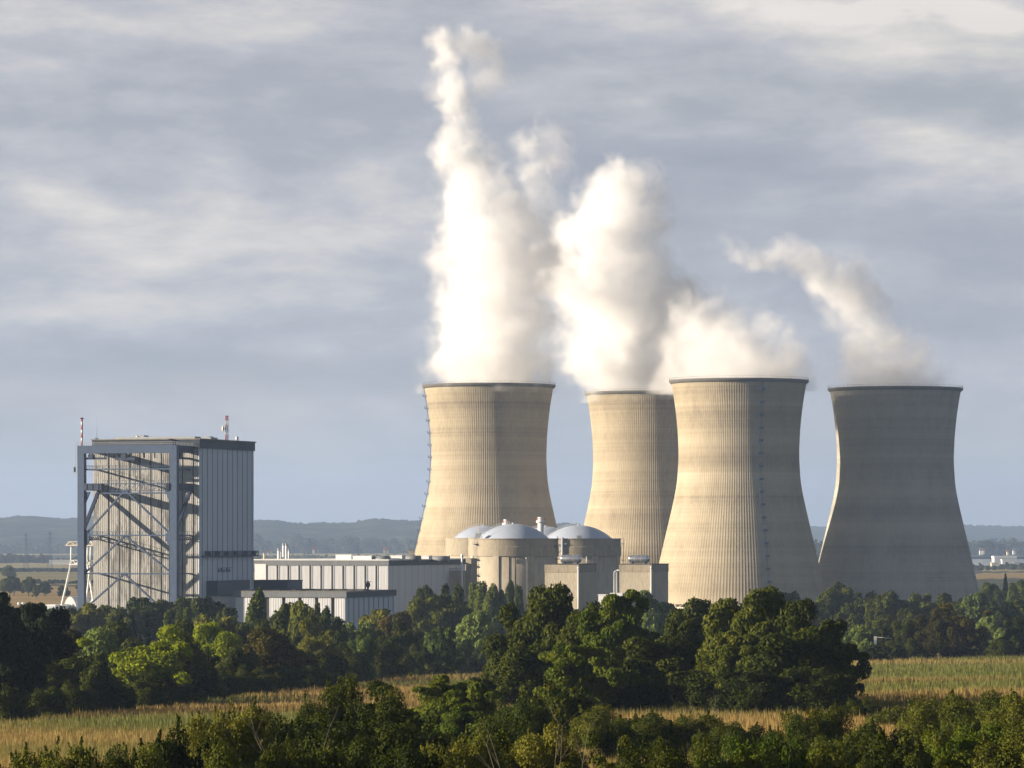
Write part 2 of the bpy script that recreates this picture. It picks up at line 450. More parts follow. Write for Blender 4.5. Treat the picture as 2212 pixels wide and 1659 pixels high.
M['f_rust'] = foliage('leaves_turning_orange', [(0.30, (0.0250, 0.0396, 0.0050)), (0.48, (0.0525, 0.0737, 0.0083)), (0.66, (0.1063, 0.1062, 0.0116)), (0.82, (0.2000, 0.1062, 0.0149))], 0.25, 0.9, 0.2)
M['f_far'] = foliage('far_woods_leaves', [(0.30, (0.0184, 0.0256, 0.0098)), (0.50, (0.0386, 0.0464, 0.0168)), (0.72, (0.0782, 0.0736, 0.0245))], 0.1, 0.02)

# ------------------------------------------------------------------ terrain
def ground_z(x, Y):
    x = np.asarray(x, dtype=float); Y = np.asarray(Y, dtype=float)
    slope = 28.9 - 0.024*Y + 0.025*np.clip(x, -150, 200)
    # bank the photographer stands on
    bump = 9.4*np.exp(-(np.maximum(Y, 0)/42.0)**2)
    s = np.clip((Y - edge_y(x, Y) - 15)/230.0, 0, 1); s = s*s*(3-2*s)
    return (slope + bump)*(1-s)

def edge_y(x, Y):
    """far edge of the maize field, as a distance, for the bearing of x,Y"""
    tx = np.clip(np.asarray(x, dtype=float)/np.maximum(np.asarray(Y, dtype=float), 60.0), -0.16, 0.20)
    s_left = 0.0476 + (0.0345-0.0476)*(tx+0.1317)/(0.1191)
    s_right = 0.0345 + (0.0293-0.0345)*(tx+0.0126)/(0.1443)
    s = np.where(tx < -0.0126, s_left, s_right)
    return 9.0/np.maximum(s - 0.024 + 0.025*tx, 0.0078)

def build_ground():
    Ys = np.concatenate([np.linspace(-300, 0, 8)[:-1], np.arange(0, 1500, 10.0), np.geomspace(1500, 24000, 50)])
    T = np.concatenate([np.linspace(-1, -0.16, 14)[:-1], np.linspace(-0.16, 0.20, 61), np.linspace(0.20, 1, 14)[1:]])
    W = 120 + np.maximum(Ys, 0)*0.9
    X = np.empty((len(Ys), len(T)))
    for i, Y in enumerate(Ys):
        half = 1.0
        X[i] = np.where(np.abs(T) <= 1, T*np.maximum(Y, 120) + np.sign(T)*np.maximum(np.abs(T)-0.2, 0)*120, 0)
    YY = np.repeat(Ys[:, None], len(T), 1)
    Z = ground_z(X, YY)
    rng = np.random.default_rng(5)
    V = np.stack([X, YY, Z], -1).reshape(-1, 3)
    n, m_ = len(Ys), len(T)
    idx = np.arange(n*m_).reshape(n, m_)
    f = np.stack([idx[:-1, :-1], idx[:-1, 1:], idx[1:, 1:], idx[1:, :-1]], -1).reshape(-1)
    m, nt, N, L = new_mat('ground_soil_and_grass')
    out = N('ShaderNodeOutputMaterial'); b = N('ShaderNodeBsdfPrincipled'); b.inputs['Roughness'].default_value = 0.95
    b.inputs['Specular IOR Level'].default_value = 0.1
    geo = N('ShaderNodeNewGeometry')
    n1 = N('ShaderNodeTexNoise'); n1.inputs['Scale'].default_value = 0.012; n1.inputs['Detail'].default_value = 8; n1.inputs['Roughness'].default_value = 0.65
    L(geo.outputs['Position'], n1.inputs[0])
    cr = ramp(N, [(0.35, (0.030, 0.038, 0.016)), (0.5, (0.055, 0.060, 0.024)), (0.66, (0.10, 0.088, 0.040))])
    L(n1.outputs[0], cr.inputs[0]); L(cr.outputs[0], b.inputs['Base Color']); L(b.outputs[0], out.inputs[0])
    o = raw_mesh('ground', V, f, 4, m, smooth=True)
    tag(o, 'dark grassy ground sloping down to the wide river plain', 'ground', kind='structure')
build_ground()

def field_mat(name, c0, c1, scale=0.02, rows=0.0):
    m, nt, N, L = new_mat(name)
    out = N('ShaderNodeOutputMaterial'); b = N('ShaderNodeBsdfPrincipled'); b.inputs['Roughness'].default_value = 0.95
    b.inputs['Specular IOR Level'].default_value = 0.1
    geo = N('ShaderNodeNewGeometry')
    mp = N('ShaderNodeMapping'); mp.inputs['Rotation'].default_value = (0, 0, 0.5); mp.inputs['Scale'].default_value = (0.35, 1, 1)
    L(geo.outputs['Position'], mp.inputs[0])
    n1 = N('ShaderNodeTexNoise'); n1.inputs['Scale'].default_value = scale; n1.inputs['Detail'].default_value = 8
    L(mp.outputs[0], n1.inputs[0])
    cr = ramp(N, [(0.35, c0), (0.65, c1)])
    L(n1.outputs[0], cr.inputs[0]); L(cr.outputs[0], b.inputs['Base Color']); L(b.outputs[0], out.inputs[0])
    return m
M['fd_orange'] = field_mat('orange_stubble', (0.26, 0.175, 0.06), (0.36, 0.25, 0.09))
M['fd_gold'] = field_mat('golden_stubble', (0.27, 0.22, 0.09), (0.38, 0.31, 0.14), 0.008)
M['fd_green'] = field_mat('green_gold_crop', (0.18, 0.16, 0.055), (0.30, 0.24, 0.09), 0.008)

def field(u0, u1, v0, v1, mat, label, skew=0.0, z=0.35):
    """a field lying on the plain between two distances"""
    Yf = (EYE-z)*F/(v0-V0); Yn = (EYE-z)*F/(v1-V0)
    n = 14; V = []
    for i in range(n+1):
        for j in range(2):
            t = i/n
            Y = Yn if j == 0 else Yf
            Y *= 1 + skew*(t-0.5) + 0.012*math.sin(i*2.1+j)
            V.append((((u0+(u1-u0)*t) - U0)/F*Y, Y, z))
    fidx = []
    for i in range(n):
        fidx += [2*i, 2*i+2, 2*i+3, 2*i+1]
    o = raw_mesh('field', V, fidx, 4, mat)
    return tag(o, label, 'field', kind='structure')

field(-60, 560, 1266, 1316, M['fd_orange'], 'orange stubble field beyond the white tunnel halls')
field(-60, 560, 1234, 1262, M['fd_green'], 'green and gold field behind the clump of trees', 0.05)
field(-60, 470, 1217, 1227, M['fd_gold'], 'narrow gold field strip in front of the white greenhouse', -0.03)
field(-60, 600, 1183, 1189, M['fd_gold'], 'pale field strip at the foot of the long ridge')
field(-60, 180, 1196, 1199, M['fd_gold'], 'thin pale field strip between two dark rows of woods')
field(540, 1260, 1190, 1211, M['fd_gold'], 'wide pale gold field behind the long turbine hall')
field(540, 660, 1180, 1184, M['fd_gold'], 'thin pale field just right of the tall reactor block')
field(2080, 2300, 1237, 1249, M['fd_orange'], 'orange field right of the rightmost cooling tower', 0.06)
field(2120, 2300, 1229, 1234, M['fd_gold'], 'pale field strip in front of the long low warehouse')

# ------------------------------------------------------------------ wooded ridge
def ridge(name, pts, D, depth, label, seed):
    rng = np.random.default_rng(seed)
    us = np.linspace(pts[0][0], pts[-1][0], 700)
    vs = np.interp(us, [p[0] for p in pts], [p[1] for p in pts])
    n = len(us)
    # ragged crest: smooth swell plus tree tops
    k = np.cumsum(rng.normal(0, 1, n)); k -= np.linspace(k[0], k[-1], n)
    k = k/ max(1e-6, np.abs(k).max())*1.2
    rag = rng.normal(0, 1, n); rag = np.convolve(rag, [0.25, 0.5, 0.25], 'same')*1.5
    vsm = vs + k + 0.8; vs = vs + k + rag
    rows = [0.0, 0.15, 0.3, 0.5, 0.7, 0.85, 0.96, 1.0, 1.25]
    V = []
    for r in rows:
        Y = D + depth*r
        top = EYE - ((vs if r > 0.9 else vsm) - V0)/F*(D+depth)
        h = top*(math.sin(min(r, 1)*math.pi/2)**0.9) if r <= 1 else top*0.6
        wob = np.convolve(rng.normal(0, 1, n+80), np.hanning(81)/12, 'valid')[:n]*4*(0 < r < 1)
        X = (us-U0)/F*Y
        V.append(np.stack([X, np.full(n, Y) + wob*8, np.maximum(h + wob*0.6, -2 if r == 0 else 0) - (3 if r == 0 else 0)], -1))
    V = np.concatenate(V)
    idx = np.arange(len(rows)*n).reshape(len(rows), n)
    f = np.stack([idx[:-1, :-1], idx[:-1, 1:], idx[1:, 1:], idx[1:, :-1]], -1).reshape(-1)
    m, nt, N, L = new_mat(name + '_woods')
    out = N('ShaderNodeOutputMaterial'); b = N('ShaderNodeBsdfPrincipled'); b.inputs['Roughness'].default_value = 1
    b.inputs['Specular IOR Level'].default_value = 0.05
    geo = N('ShaderNodeNewGeometry')
    n1 = N('ShaderNodeTexNoise'); n1.inputs['Scale'].default_value = 0.009; n1.inputs['Detail'].default_value = 10; n1.inputs['Roughness'].default_value = 0.78
    L(geo.outputs['Position'], n1.inputs[0])
    cr = ramp(N, [(0.40, (0.008, 0.014, 0.010)), (0.52, (0.035, 0.042, 0.024)), (0.62, (0.09, 0.088, 0.045)), (0.72, (0.24, 0.19, 0.11))])
    L(n1.outputs[0], cr.inputs[0]); L(cr.outputs[0], b.inputs['Base Color']); L(b.outputs[0], out.inputs[0])
    o = raw_mesh(name, V, f, 4, m, smooth=True)
    return tag(o, label, 'hill', kind='structure')

ridge('hills', [(-300, 1122), (0, 1117), (60, 1114), (130, 1120), (200, 1116), (320, 1120), (546, 1122), (600, 1123), (644, 1129), (733, 1130),
                (770, 1126), (808, 1121), (860, 1123), (905, 1124), (1000, 1128), (1250, 1132)], 9500, 2200,
      'long wooded ridge fading blue behind the plant', 11)
ridge('hills', [(1150, 1137), (1300, 1133), (1500, 1134), (1760, 1136), (1900, 1137), (2050, 1135), (2212, 1136), (2550, 1134)], 13000, 2500,
      'flat-topped distant ridge behind the rightmost cooling towers', 12)

# ------------------------------------------------------------------ leaf clouds
def leaf_quads(rng, pos, nrm, size):
    n = len(pos)
    r = rng.normal(0, 1, (n, 3))
    t = np.cross(nrm, r); t /= np.linalg.norm(t, axis=1, keepdims=True) + 1e-9
    b = np.cross(nrm, t); b /= np.linalg.norm(b, axis=1, keepdims=True) + 1e-9
    s = size*rng.uniform(0.6, 1.35, (n, 1))
    a = t*s*0.62; c = b*s*0.42
    V = np.empty((n, 4, 3))
    V[:, 0] = pos - a; V[:, 1] = pos - c + a*0.15; V[:, 2] = pos + a; V[:, 3] = pos + c + a*0.15
    return V.reshape(-1, 3)

def lobed_leaves(rng, lobes, n, leaf, shell=0.22, up=0.25, core=0.2):
    lobes = np.asarray(lobes, dtype=float)
    w = (lobes[:, 3]*lobes[:, 4] + lobes[:, 4]*lobes[:, 5]); w /= w.sum()
    k = rng.choice(len(lobes), n, p=w)
    d = rng.normal(0, 1, (n, 3)); d[:, 2] += up; d /= np.linalg.norm(d, axis=1, keepdims=True)
    rad = 1 - np.abs(rng.normal(0, shell, n)) + rng.normal(0, 0.035, n)
    rad = np.where(rng.random(n) < core, rng.uniform(0.3, 0.9, n), rad)
    L = lobes[k]
    pos = L[:, :3] + d*L[:, 3:6]*rad[:, None]
    nrm = d + rng.normal(0, 0.55, (n, 3)); nrm /= np.linalg.norm(nrm, axis=1, keepdims=True)
    return leaf_quads(rng, pos, nrm, leaf)

def crown_broad(rng, w, h, nl=30, base=0.22, flat=1.0, uneven=0.26):
    """lobes of a broad crown, width w, top at h, hanging down to base*h"""
    out = []
    cz = h*(base + (1-base)*0.46); rz = h*(1-base)*0.5; rx = w*0.5
    for i in range(nl):
        d = rng.normal(0, 1, 3); d /= np.linalg.norm(d)
        if d[2] < -0.55: d[2] *= -0.6
        rr = rng.uniform(0.15, 0.34)
        m = rng.uniform(0.55, 1.0)*(1-rr)*(1 + rng.normal(0, uneven))
        out.append((d[0]*rx*m, d[1]*rx*m, cz + d[2]*rz*m*flat, rx*rr, rx*rr, rx*rr*rng.uniform(0.65, 0.95)*min(1.4, max(0.7, rz/rx))))
    out.append((0, 0, cz, rx*0.55, rx*0.55, rz*0.6))
    return out

def trunk_mb(rng, lobes, w, h, r):
    mb = MB()
    top = Vector((0, 0, h*0.55))
    mid = Vector((rng.normal(0, 0.02)*w, rng.normal(0, 0.02)*w, h*0.28))
    mb.tube((0, 0, -0.6), mid, r, r*0.72, 8)
    mb.tube(mid, top, r*0.72, r*0.35, 8)
    for L in lobes[:9]:
        mb.tube(mid.lerp(top, rng.uniform(0.1, 0.9)), (L[0]*0.9, L[1]*0.9, L[2]), r*0.34, r*0.09, 5, cap=False)
    return mb

class Proto:
    pass
PROTOS = {}
def proto(key, kind, n, leaf, seed, w=10.0, h=10.0):
    """crown and trunk meshes of a plant w wide and h tall; leaf = leaf clump size in metres"""
    rng = np.random.default_rng(seed)
    if kind == 'broad':
        lobes = crown_broad(rng, w, h, 60, 0.02)
        V = lobed_leaves(rng, lobes, n, leaf)
    elif kind == 'open':
        lobes = crown_broad(rng, w, h, 60, 0.0, 1.0, 0.3)
        lobes = [(a, b, c, d*0.8, e*0.8, f*0.55) for a, b, c, d, e, f in lobes]
        V = lobed_leaves(rng, lobes, n, leaf, 0.25, 0.5, 0.3)
    elif kind == 'poplar':
        lobes = []
        for i in range(26):
            t = rng.uniform(0.08, 0.95); rr = w*0.5*(0.62 + 0.38*math.sin(min(1, t*1.1)*math.pi))*rng.uniform(0.45, 0.75)
            a_ = rng.uniform(0, 6.28); off = w*0.16*rng.uniform(0.3, 1)
            lobes.append((math.cos(a_)*off, math.sin(a_)*off, t*h*0.97, rr, rr, rr*2.2))
        V = lobed_leaves(rng, lobes, n, leaf, 0.15, 0.3)
        V = V[:]
        V[:, 2] = np.clip(V[:, 2], h*0.03, h*1.03)
    elif kind == 'conifer':
        lobes = []
        for i in range(60):
            t = (i/60.0)**0.9; r = w*0.5*(1-t)**0.85 + 0.15
            a_ = i*2.4 + rng.normal(0, 0.2); m = r*0.62
            lobes.append((math.cos(a_)*m, math.sin(a_)*m, h*(0.06+0.9*t), r*0.42, r*0.42, h*0.045))
        V = lobed_leaves(rng, lobes, n, leaf, 0.25, 0.1)
    elif kind == 'bush':
        lobes = []
        for i in range(30):
            a_ = rng.uniform(0, 6.28); m = math.sqrt(rng.random())*0.36*w
            t = 1 - (m/(0.5*w))**2*rng.uniform(0.5, 0.95)
            z = h*t*rng.uniform(0.35, 0.86); rr = w*rng.uniform(0.09, 0.17)
            lobes.append((math.cos(a_)*m, math.sin(a_)*m, z, rr, rr, rr*rng.uniform(0.7, 1.2)))
        lobes.append((0, 0, h*0.35, w*0.36, w*0.36, h*0.32))
        V = lobed_leaves(rng, lobes, n, leaf, 0.2, 0.3, 0.25)
        # upright shoots that break the outline
        ns = 34
        sh = []
        for i in range(ns):
            L_ = lobes[rng.integers(0, 30)]
            p = np.array([L_[0] + rng.normal(0, L_[3]*0.6), L_[1] + rng.normal(0, L_[3]*0.6), L_[2] + L_[5]*0.6])
            ln = rng.uniform(0.05, 0.12)*h; dr = np.array([rng.normal(0, 0.25), rng.normal(0, 0.25), 1.0])
            k = int(n*0.0018)+6
            t = rng.random((k, 1))
            q = p + dr*ln*t + rng.normal(0, leaf*0.9, (k, 3))*(1.1-t)
            nn = rng.normal(0, 1, (k, 3)); nn /= np.linalg.norm(nn, axis=1, keepdims=True)
            sh.append(leaf_quads(rng, q, nn, leaf))
        V = np.concatenate([V] + sh)
    V[:, 2] *= h/np.quantile(V[:, 2], 0.993 if kind == 'bush' else 0.996)
    V[:, 2] = np.maximum(V[:, 2], 0.02*h)
    V[:, :2] *= w/(0.5*(np.quantile(V[:, 0], 0.995)-np.quantile(V[:, 0], 0.005)+np.quantile(V[:, 1], 0.995)-np.quantile(V[:, 1], 0.005)))
    f = np.arange(len(V))
    p = Proto(); p.w = w; p.h = h; p.V = V; p.f = f
    me = bpy.data.meshes.new('crown_' + key)
    nf = len(V)//4
    me.vertices.add(len(V)); me.vertices.foreach_set('co', V.astype(np.float32).ravel())
    me.loops.add(len(V)); me.loops.foreach_set('vertex_index', f.astype(np.int32))
    me.polygons.add(nf); me.polygons.foreach_set('loop_start', np.arange(nf, dtype=np.int32)*4)
    me.polygons.foreach_set('loop_total', np.full(nf, 4, dtype=np.int32))
    me.update(calc_edges=True)
    p.crown = me
    if kind == 'poplar' or kind == 'conifer':
        mb = MB(); mb.tube((0, 0, -0.6), (0, 0, h*0.9), w*0.06, w*0.01, 7)
    elif kind == 'bush':
        mb = MB()
        for i in range(7):
            a_ = rng.uniform(0, 6.28)
            L_ = lobes[rng.integers(0, 30)]
            mb.tube((math.cos(a_)*0.15*w*0.3, math.sin(a_)*0.15*w*0.3, -0.4), (L_[0], L_[1], L_[2]), 0.012*w, 0.004*w, 5, cap=False)
    else:
        mb = trunk_mb(rng, lobes, w, h, w*0.035)
    tm = bpy.data.meshes.new('trunk_' + key); tm.from_pydata(mb.v, [], mb.f); tm.materials.append(M['bark']); tm.update()
    p.trunk = tm
    PROTOS[key] = p

# near (130-320 m), mid (380-700 m), far (700-1900 m) versions
for i in range(3): proto('bush_near%d' % i, 'bush', 46000, 0.15, 100+i, 10, 10)
proto('open_near', 'open', 46000, 0.16, 110)
for i in range(3): proto('broad_mid%d' % i, 'broad', 42000, 0.27, 120+i)
proto('open_mid0', 'open', 42000, 0.24, 130); proto('open_mid1', 'open', 42000, 0.24, 131)
for i in range(2): proto('bush_mid%d' % i, 'bush', 24000, 0.25, 140+i)
for i in range(3): proto('broad_far%d' % i, 'broad', 20000, 0.40, 150+i)
proto('open_far', 'open', 16000, 0.38, 155)
for i in range(2): proto('poplar_far%d' % i, 'poplar', 14000, 0.38, 160+i, 5, 16)
proto('conifer_mid', 'conifer', 24000, 0.32, 170, 6, 14)
proto('conifer_far', 'conifer', 12000, 0.4, 171, 5, 12)
proto('bush_far', 'bush', 6000, 0.6, 180)

CROWNS = {}
def crown_mesh(key, mat):
    k = (key, mat)
    if k not in CROWNS:
        me = PROTOS[key].crown
        if me.materials: me = me.copy(); me.materials.clear()
        me.materials.append(M[mat]); CROWNS[k] = me
    return CROWNS[k]

TN = [0]
def plant(u, vtop, wu, Y, key, mat, label, name='tree', cat='tree', group=None, sink=0.0, cx=None):
    x = (u-U0)/F*Y
    g = float(ground_z(x, Y))
    ztop = EYE - (vtop-V0)/F*Y
    h = max(ztop - g, 1.2); w = wu/F*Y
    p = PROTOS[key]
    TN[0] += 1
    t = thing(name, (x, Y, g - sink), (TN[0]*2.399) % 6.283, label, cat, group)
    # a crown's own height may stop a little short of or pass its nominal top
    sx = w/p.w; sz = h/p.h
    t.scale = (sx, sx, sz)
    if key.startswith('broad') or key.startswith('open'):
        f_ = max(1.0, (0.5 if 480 < u < 770 else 0.68)*h/w); t.scale = (sx*f_, sx*f_, sz)
    if key.startswith('bush'):
        f_ = max(1.0, 0.58*h/w); t.scale = (sx*f_, sx*f_, sz)
    c = bpy.data.objects.new('crown' if name != 'bush' else 'foliage', crown_mesh(key, mat)); c.parent = t; COL.objects.link(c)
    k = bpy.data.objects.new('trunk' if name != 'bush' else 'stems', p.trunk); k.parent = t; COL.objects.link(k)
    return t


# ------------------------------------------------------------------ cooling towers
# outline of the shell: height fraction (0 ground, 1 rim) against radius in units of the rim radius
T3V = [(826,146),(835,144.3),(850,141.5),(880,137),(930,131.8),(985,129.6),(1040,133),(1070,138.2),(1100,144.8),(1150,156.5),(1200,168.2),(1250,179.6),(1290,188.5),(1314,193.5)]
PROF = [((1314-v)/(1314-824.0), r/146.0) for v, r in T3V][::-1]
def tower_r(t):
    return float(np.interp(t, [p[0] for p in PROF], [p[1] for p in PROF]))
# smooth the outline once
_ts = np.linspace(0, 1, 121); _rs = np.array([tower_r(t) for t in _ts])
for _ in range(12):
    _rs[1:-1] = (_rs[:-2] + 2*_rs[1:-1] + _rs[2:])/4
def tr(t): return float(np.interp(t, _ts, _rs))

def cooling_tower(u, Y, hw, vtop, mat, label, ladder_deg=None):
    x = (u-U0)/F*Y
    R = hw/F*Y; H = EYE - (vtop-V0)/F*Y
    t = thing('cooling_tower', (x, Y, 0), 0, label, 'cooling tower', 'hyperbolic cooling towers of the plant')
    nr = 170; rows = 76
    z0f = 0.022
    V = []; ang = []; off = []
    for i in range(nr):
        a0 = 2*math.pi*i/nr; da = 2*math.pi/nr
        for (q, o_) in ((0.0, 0), (0.72, 0), (0.76, 1), (0.96, 1)):
            ang.append(a0 + da*q); off.append(o_)
    ang = np.array(ang); off = np.array(off)
    m_ = len(ang)
    for k in range(rows+1):
        f = z0f + (1-z0f)*k/rows
        r = R*tr(f) + off*0.032
        V.append(np.stack([r*np.cos(ang), r*np.sin(ang), np.full(m_, f*H)], -1))
    # inside of the shell
    for k in range(rows, -1, -4):
        f = z0f + (1-z0f)*k/rows
        r = R*tr(f) - 0.9 + off*0
        V.append(np.stack([r*np.cos(ang), r*np.sin(ang), np.full(m_, f*H)], -1))
    V = np.concatenate(V); nrw = len(V)//m_
    idx = np.arange(nrw*m_).reshape(nrw, m_)
    nx = np.roll(idx, -1, axis=1)
    fc = np.stack([idx[:-1], nx[:-1], nx[1:], idx[1:]], -1).reshape(-1)
    raw_mesh('shell', V, fc, 4, mat, t)
    # rim walkway that overhangs the shell
    mb = MB(); r1 = R*tr(1.0)
    mb.lathe([(r1-1.4, H-0.2), (r1-1.4, H+0.55), (r1+1.25, H+0.55), (r1+1.25, H-0.55), (r1+0.1, H-1.5)], 144)
    mb.build('rim', M['rimdark'], t)
    mb = MB()
    for i in range(72):
        a_ = 2*math.pi*i/72
        mb.tube(((r1+1.1)*math.cos(a_), (r1+1.1)*math.sin(a_), H+0.5), ((r1+1.1)*math.cos(a_), (r1+1.1)*math.sin(a_), H+1.6), 0.05, n=4)
    mb.lathe([(r1+1.06, H+1.55), (r1+1.14, H+1.55), (r1+1.14, H+1.65), (r1+1.06, H+1.65)], 144)
    mb.build('railing', M['rimdark'], t)
    # raking legs and basin under the shell
    mb = MB(); rb = R*tr(z0f); rg = rb*1.035
    for i in range(40):
        a_ = 2*math.pi*i/40
        for s_ in (-1, 1):
            b_ = a_ + s_*math.pi/40
            mb.tube((rg*math.cos(a_), rg*math.sin(a_), 0.3), ((rb-0.4)*math.cos(b_), (rb-0.4)*math.sin(b_), z0f*H+0.3), 0.45, n=6)
    o = mb.build('support_legs', M['conc'], t)
    mb = MB(); mb.lathe([(rg+3, 0.0), (rg+3, 1.4), (rg+2.2, 1.4), (rg+2.2, 0.6), (0.01, 0.6)], 96); mb.build('basin', M['cream'], t)
    if ladder_deg is not None:
        a_ = math.radians(ladder_deg)
        e = Vector((math.cos(a_), math.sin(a_), 0)); s = Vector((-e.y, e.x, 0))
        mb = MB(); pf = MB()
        nseg = 40
        for k in range(nseg):
            f0 = 0.1 + 0.89*k/nseg; f1 = 0.1 + 0.89*(k+1)/nseg
            p0 = e*(R*tr(f0)+0.75) + Vector((0,0,f0*H)); p1 = e*(R*tr(f1)+0.75) + Vector((0,0,f1*H))
            for q in (-0.45, 0.45):
                mb.tube(p0+s*q, p1+s*q, 0.09, n=5)
            for j in range(4):
                pm = p0.lerp(p1, (j+0.5)/4); mb.tube(pm-s*0.45, pm+s*0.45, 0.05, n=4)
        mb.build('ladder', M['steel'], t)
        for k in range(16):
            f = 0.115 + 0.87*k/15.6; r = R*tr(f)
            p = MB(); c0 = e*(r+0.1) + Vector((0,0,f*H))
            for (q0, q1, za, zb) in ((0.1, 2.0, 0, 0.18), (1.85, 2.0, 0.18, 1.3)):
                a1 = e*q0; b1 = e*q1
                pts = [c0+a1-s*1.4, c0+b1-s*1.4, c0+b1+s*1.4, c0+a1+s*1.4]
                p.prism([(v.x, v.y) for v in pts], f*H+za, f*H+zb)
            p.beam(c0 - Vector((0,0,1.6)), c0+e*1.9, 0.15)
            p.build('platform', M['steel'], t)
    return t, R, H

T1 = cooling_tower(1056, 2289, 139.5, 834, M['conc1'], 'sunlit cooling tower under the tallest steam column, behind the leftmost domes', 188)
T2 = cooling_tower(1400, 2385, 133.0, 850, M['conc2'], 'cooling tower partly hidden behind the tower with the front ladder')
T3 = cooling_tower(1596, 2187, 146.0, 824, M['conc3'], 'nearest and widest cooling tower, half sunlit, with a ladder down its front', -73.5)
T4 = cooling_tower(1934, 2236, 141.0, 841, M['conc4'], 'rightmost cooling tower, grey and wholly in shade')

# ------------------------------------------------------------------ local frames of the buildings, all turned the same way
ROT = -math.atan2(0.33, 0.945)
ca, sa = math.cos(ROT), math.sin(ROT)
class Frame:
    def __init__(s, u, D, name, label, cat):
        s.x = (u-U0)/F*D; s.y = D
        s.t = thing(name, (s.x, s.y, 0), ROT, label, cat)
    def w(s, lx, ly):
        return (s.x + lx*ca - ly*sa, s.y + lx*sa + ly*ca)
    def lx(s, u, ly=0.0):
        """local x of bearing u on the line y=ly"""
        k = (u-U0)/F
        # x = s.x - ly*sa + lx*ca ; y = s.y + ly*ca + lx*sa ; x = k*y
        return (k*(s.y + ly*ca) - (s.x - ly*sa))/(ca - k*sa)
    def ly(s, u, lx=0.0):
        k = (u-U0)/F
        return (k*(s.y + lx*sa) - (s.x + lx*ca))/(-sa - k*ca)
    def z(s, v, lx=0.0, ly=0.0):
        return EYE - (v-V0)/F*s.w(lx, ly)[1]

# ---- tall reactor block
A = Frame(428, 1341, 'reactor_block', 'tall grey reactor block with stained panels behind a blue steel portal', 'building')
LA = -A.lx(202); WA = A.ly(546)
zt = A.z(948)
zf = A.z(968)
mb = MB(); mb.box(-LA, 0, 0, WA, 0, zf)
wall = mb.build('wall', M['clad'], A.t)
# right hand face is sheeted in blue-grey
mb = MB(); mb.box(0.003, 0.35, 0.0, WA, 0, zf); mb.build('side_cladding', M['cladblue'], A.t)
mb = MB(); mb.box(-LA-0.35, 0.75, -0.45, WA+0.4, zf, zt-0.25)
mb.build('fascia', M['fasciadark'], A.t)
mb = MB(); mb.box(-LA-0.7, 1.1, -0.8, WA+0.7, zt-0.25, zt+0.15); rf = mb.build('roof', M['roof'], A.t)
mb = MB()
for (a0, a1, b0, b1, h) in ((-LA+6, -3, 4, 9, 0.8), (-30, -26, 12, 16, 1.6), (-12, -9, 30, 34, 1.5), (-20, -4, 20, 26, 0.9)):
    mb.box(a0, a1, b0, b1, zt+0.15, zt+0.15+h)
mb.build('rooftop_plant', M['hgrey'], A.t)
# vertical dark joints of the lit face
mb = MB()
for k in range(9):
    lx = -LA + 5.6 + (LA-6.2)*k/8.35
    if lx > -1: continue
    wj = 0.34 if k % 2 == 0 else 0.24
    mb.box(lx, lx+wj, -0.14, 0.02, 0, zf)
mb.build('panel_joints', M['seam'], A.t)
# vertical corrugation ribs of the lit face
mb = MB()
nrib = 56
for k in range(nrib):
    lx = -LA + 0.35 + (LA-0.9)*k/(nrib-1)
    mb.box(lx, lx+0.16, -0.075, 0.01, 0, zf-0.2)
mb.build('wall_ribs', M['clad'], A.t)
mb = MB()
for k in range(11):
    ly = 2.6 + (WA-4.2)*k/10
    mb.box(0.34, 0.44, ly, ly+0.26, 0, zf)
mb.build('side_joints', M['seamblue'], A.t)
# gallery low on the shaded side
z1, z0 = A.z(1190, 0, 20), A.z(1203, 0, 20)
mb = MB(); mb.box(0.352, 1.7, 2.0, WA+1.5, z0, z0+0.4); mb.box(1.5, 1.7, 2.0, WA+1.5, z1-0.15, z1)
for k in range(48):
    ly = 2.0 + (WA-0.6)*k/47; mb.box(1.52, 1.68, ly, ly+0.25, z0+0.4, z1-0.15)
    if k % 8 == 4: mb.box(0.352, 1.4, ly-0.6, ly+1.2, z0+0.4, z1-0.2)
mb.build('gallery', M['steeldark'], A.t)
for (uu, vv) in ((1, 1),):
    mb = MB(); zz = A.z(1236, 0, 18)
    for k, hh in enumerate((1.0, 1.4, 0.9, 1.3, 1.1)):
        mb.box(0.45, 0.6, 16+k*2.3, 16+k*2.3+1.1, zz, zz+hh)
    mb.box(0.45, 0.58, 15, 28.5, zz+1.4, zz+1.55)
    mb.build('side_marks', M['steel'], A.t)  # text-like marks on the side wall, modelled as small raised blocks

# ---- blue steel portal in front of the block
PD = 14.0   # distance of the portal's plane from the face
G = Frame(428, 1341, 'steel_portal', 'blue-grey steel portal frame with cross bracing against the stained wall', 'steel frame')
y0 = -PD
def gx(u): return G.lx(u, y0)
def gz(v, u=280): return G.z(v, gx(u), y0)
xl0, xl1, xr0, xr1 = gx(170), gx(184), gx(369), gx(384)
ztop, zbb = gz(962), gz(979)
for (a0, a1, s_) in ((xl0, xl1, 1), (xr0, xr1, -1)):
    mb = MB()
    mb.box(a0, a1, y0-1.0, y0+1.0, 0, zbb)
    # wider waist with gussets
    inner = a1 if s_ > 0 else a0
    pts = [(inner, gz(1062)), (inner+s_*1.9, gz(1062)), (inner+s_*0.02, gz(1088))]
    if s_ < 0: pts = pts[::-1]
    mb.xz_plate(pts, y0-0.5, y0+0.5)
    pts = [(inner, gz(1142)), (inner+s_*1.7, gz(1153)), (inner+s_*1.7, gz(1168)), (inner, gz(1182))]
    mb.xz_plate(pts if s_ < 0 else pts[::-1], y0-0.5, y0+0.5)
    mb.build('column', M['steel'], G.t)
mb = MB(); mb.box(xl0-0.01, xr1, y0-1.02, y0+0.9, zbb, ztop); mb.build('top_beam', M['steel'], G.t)
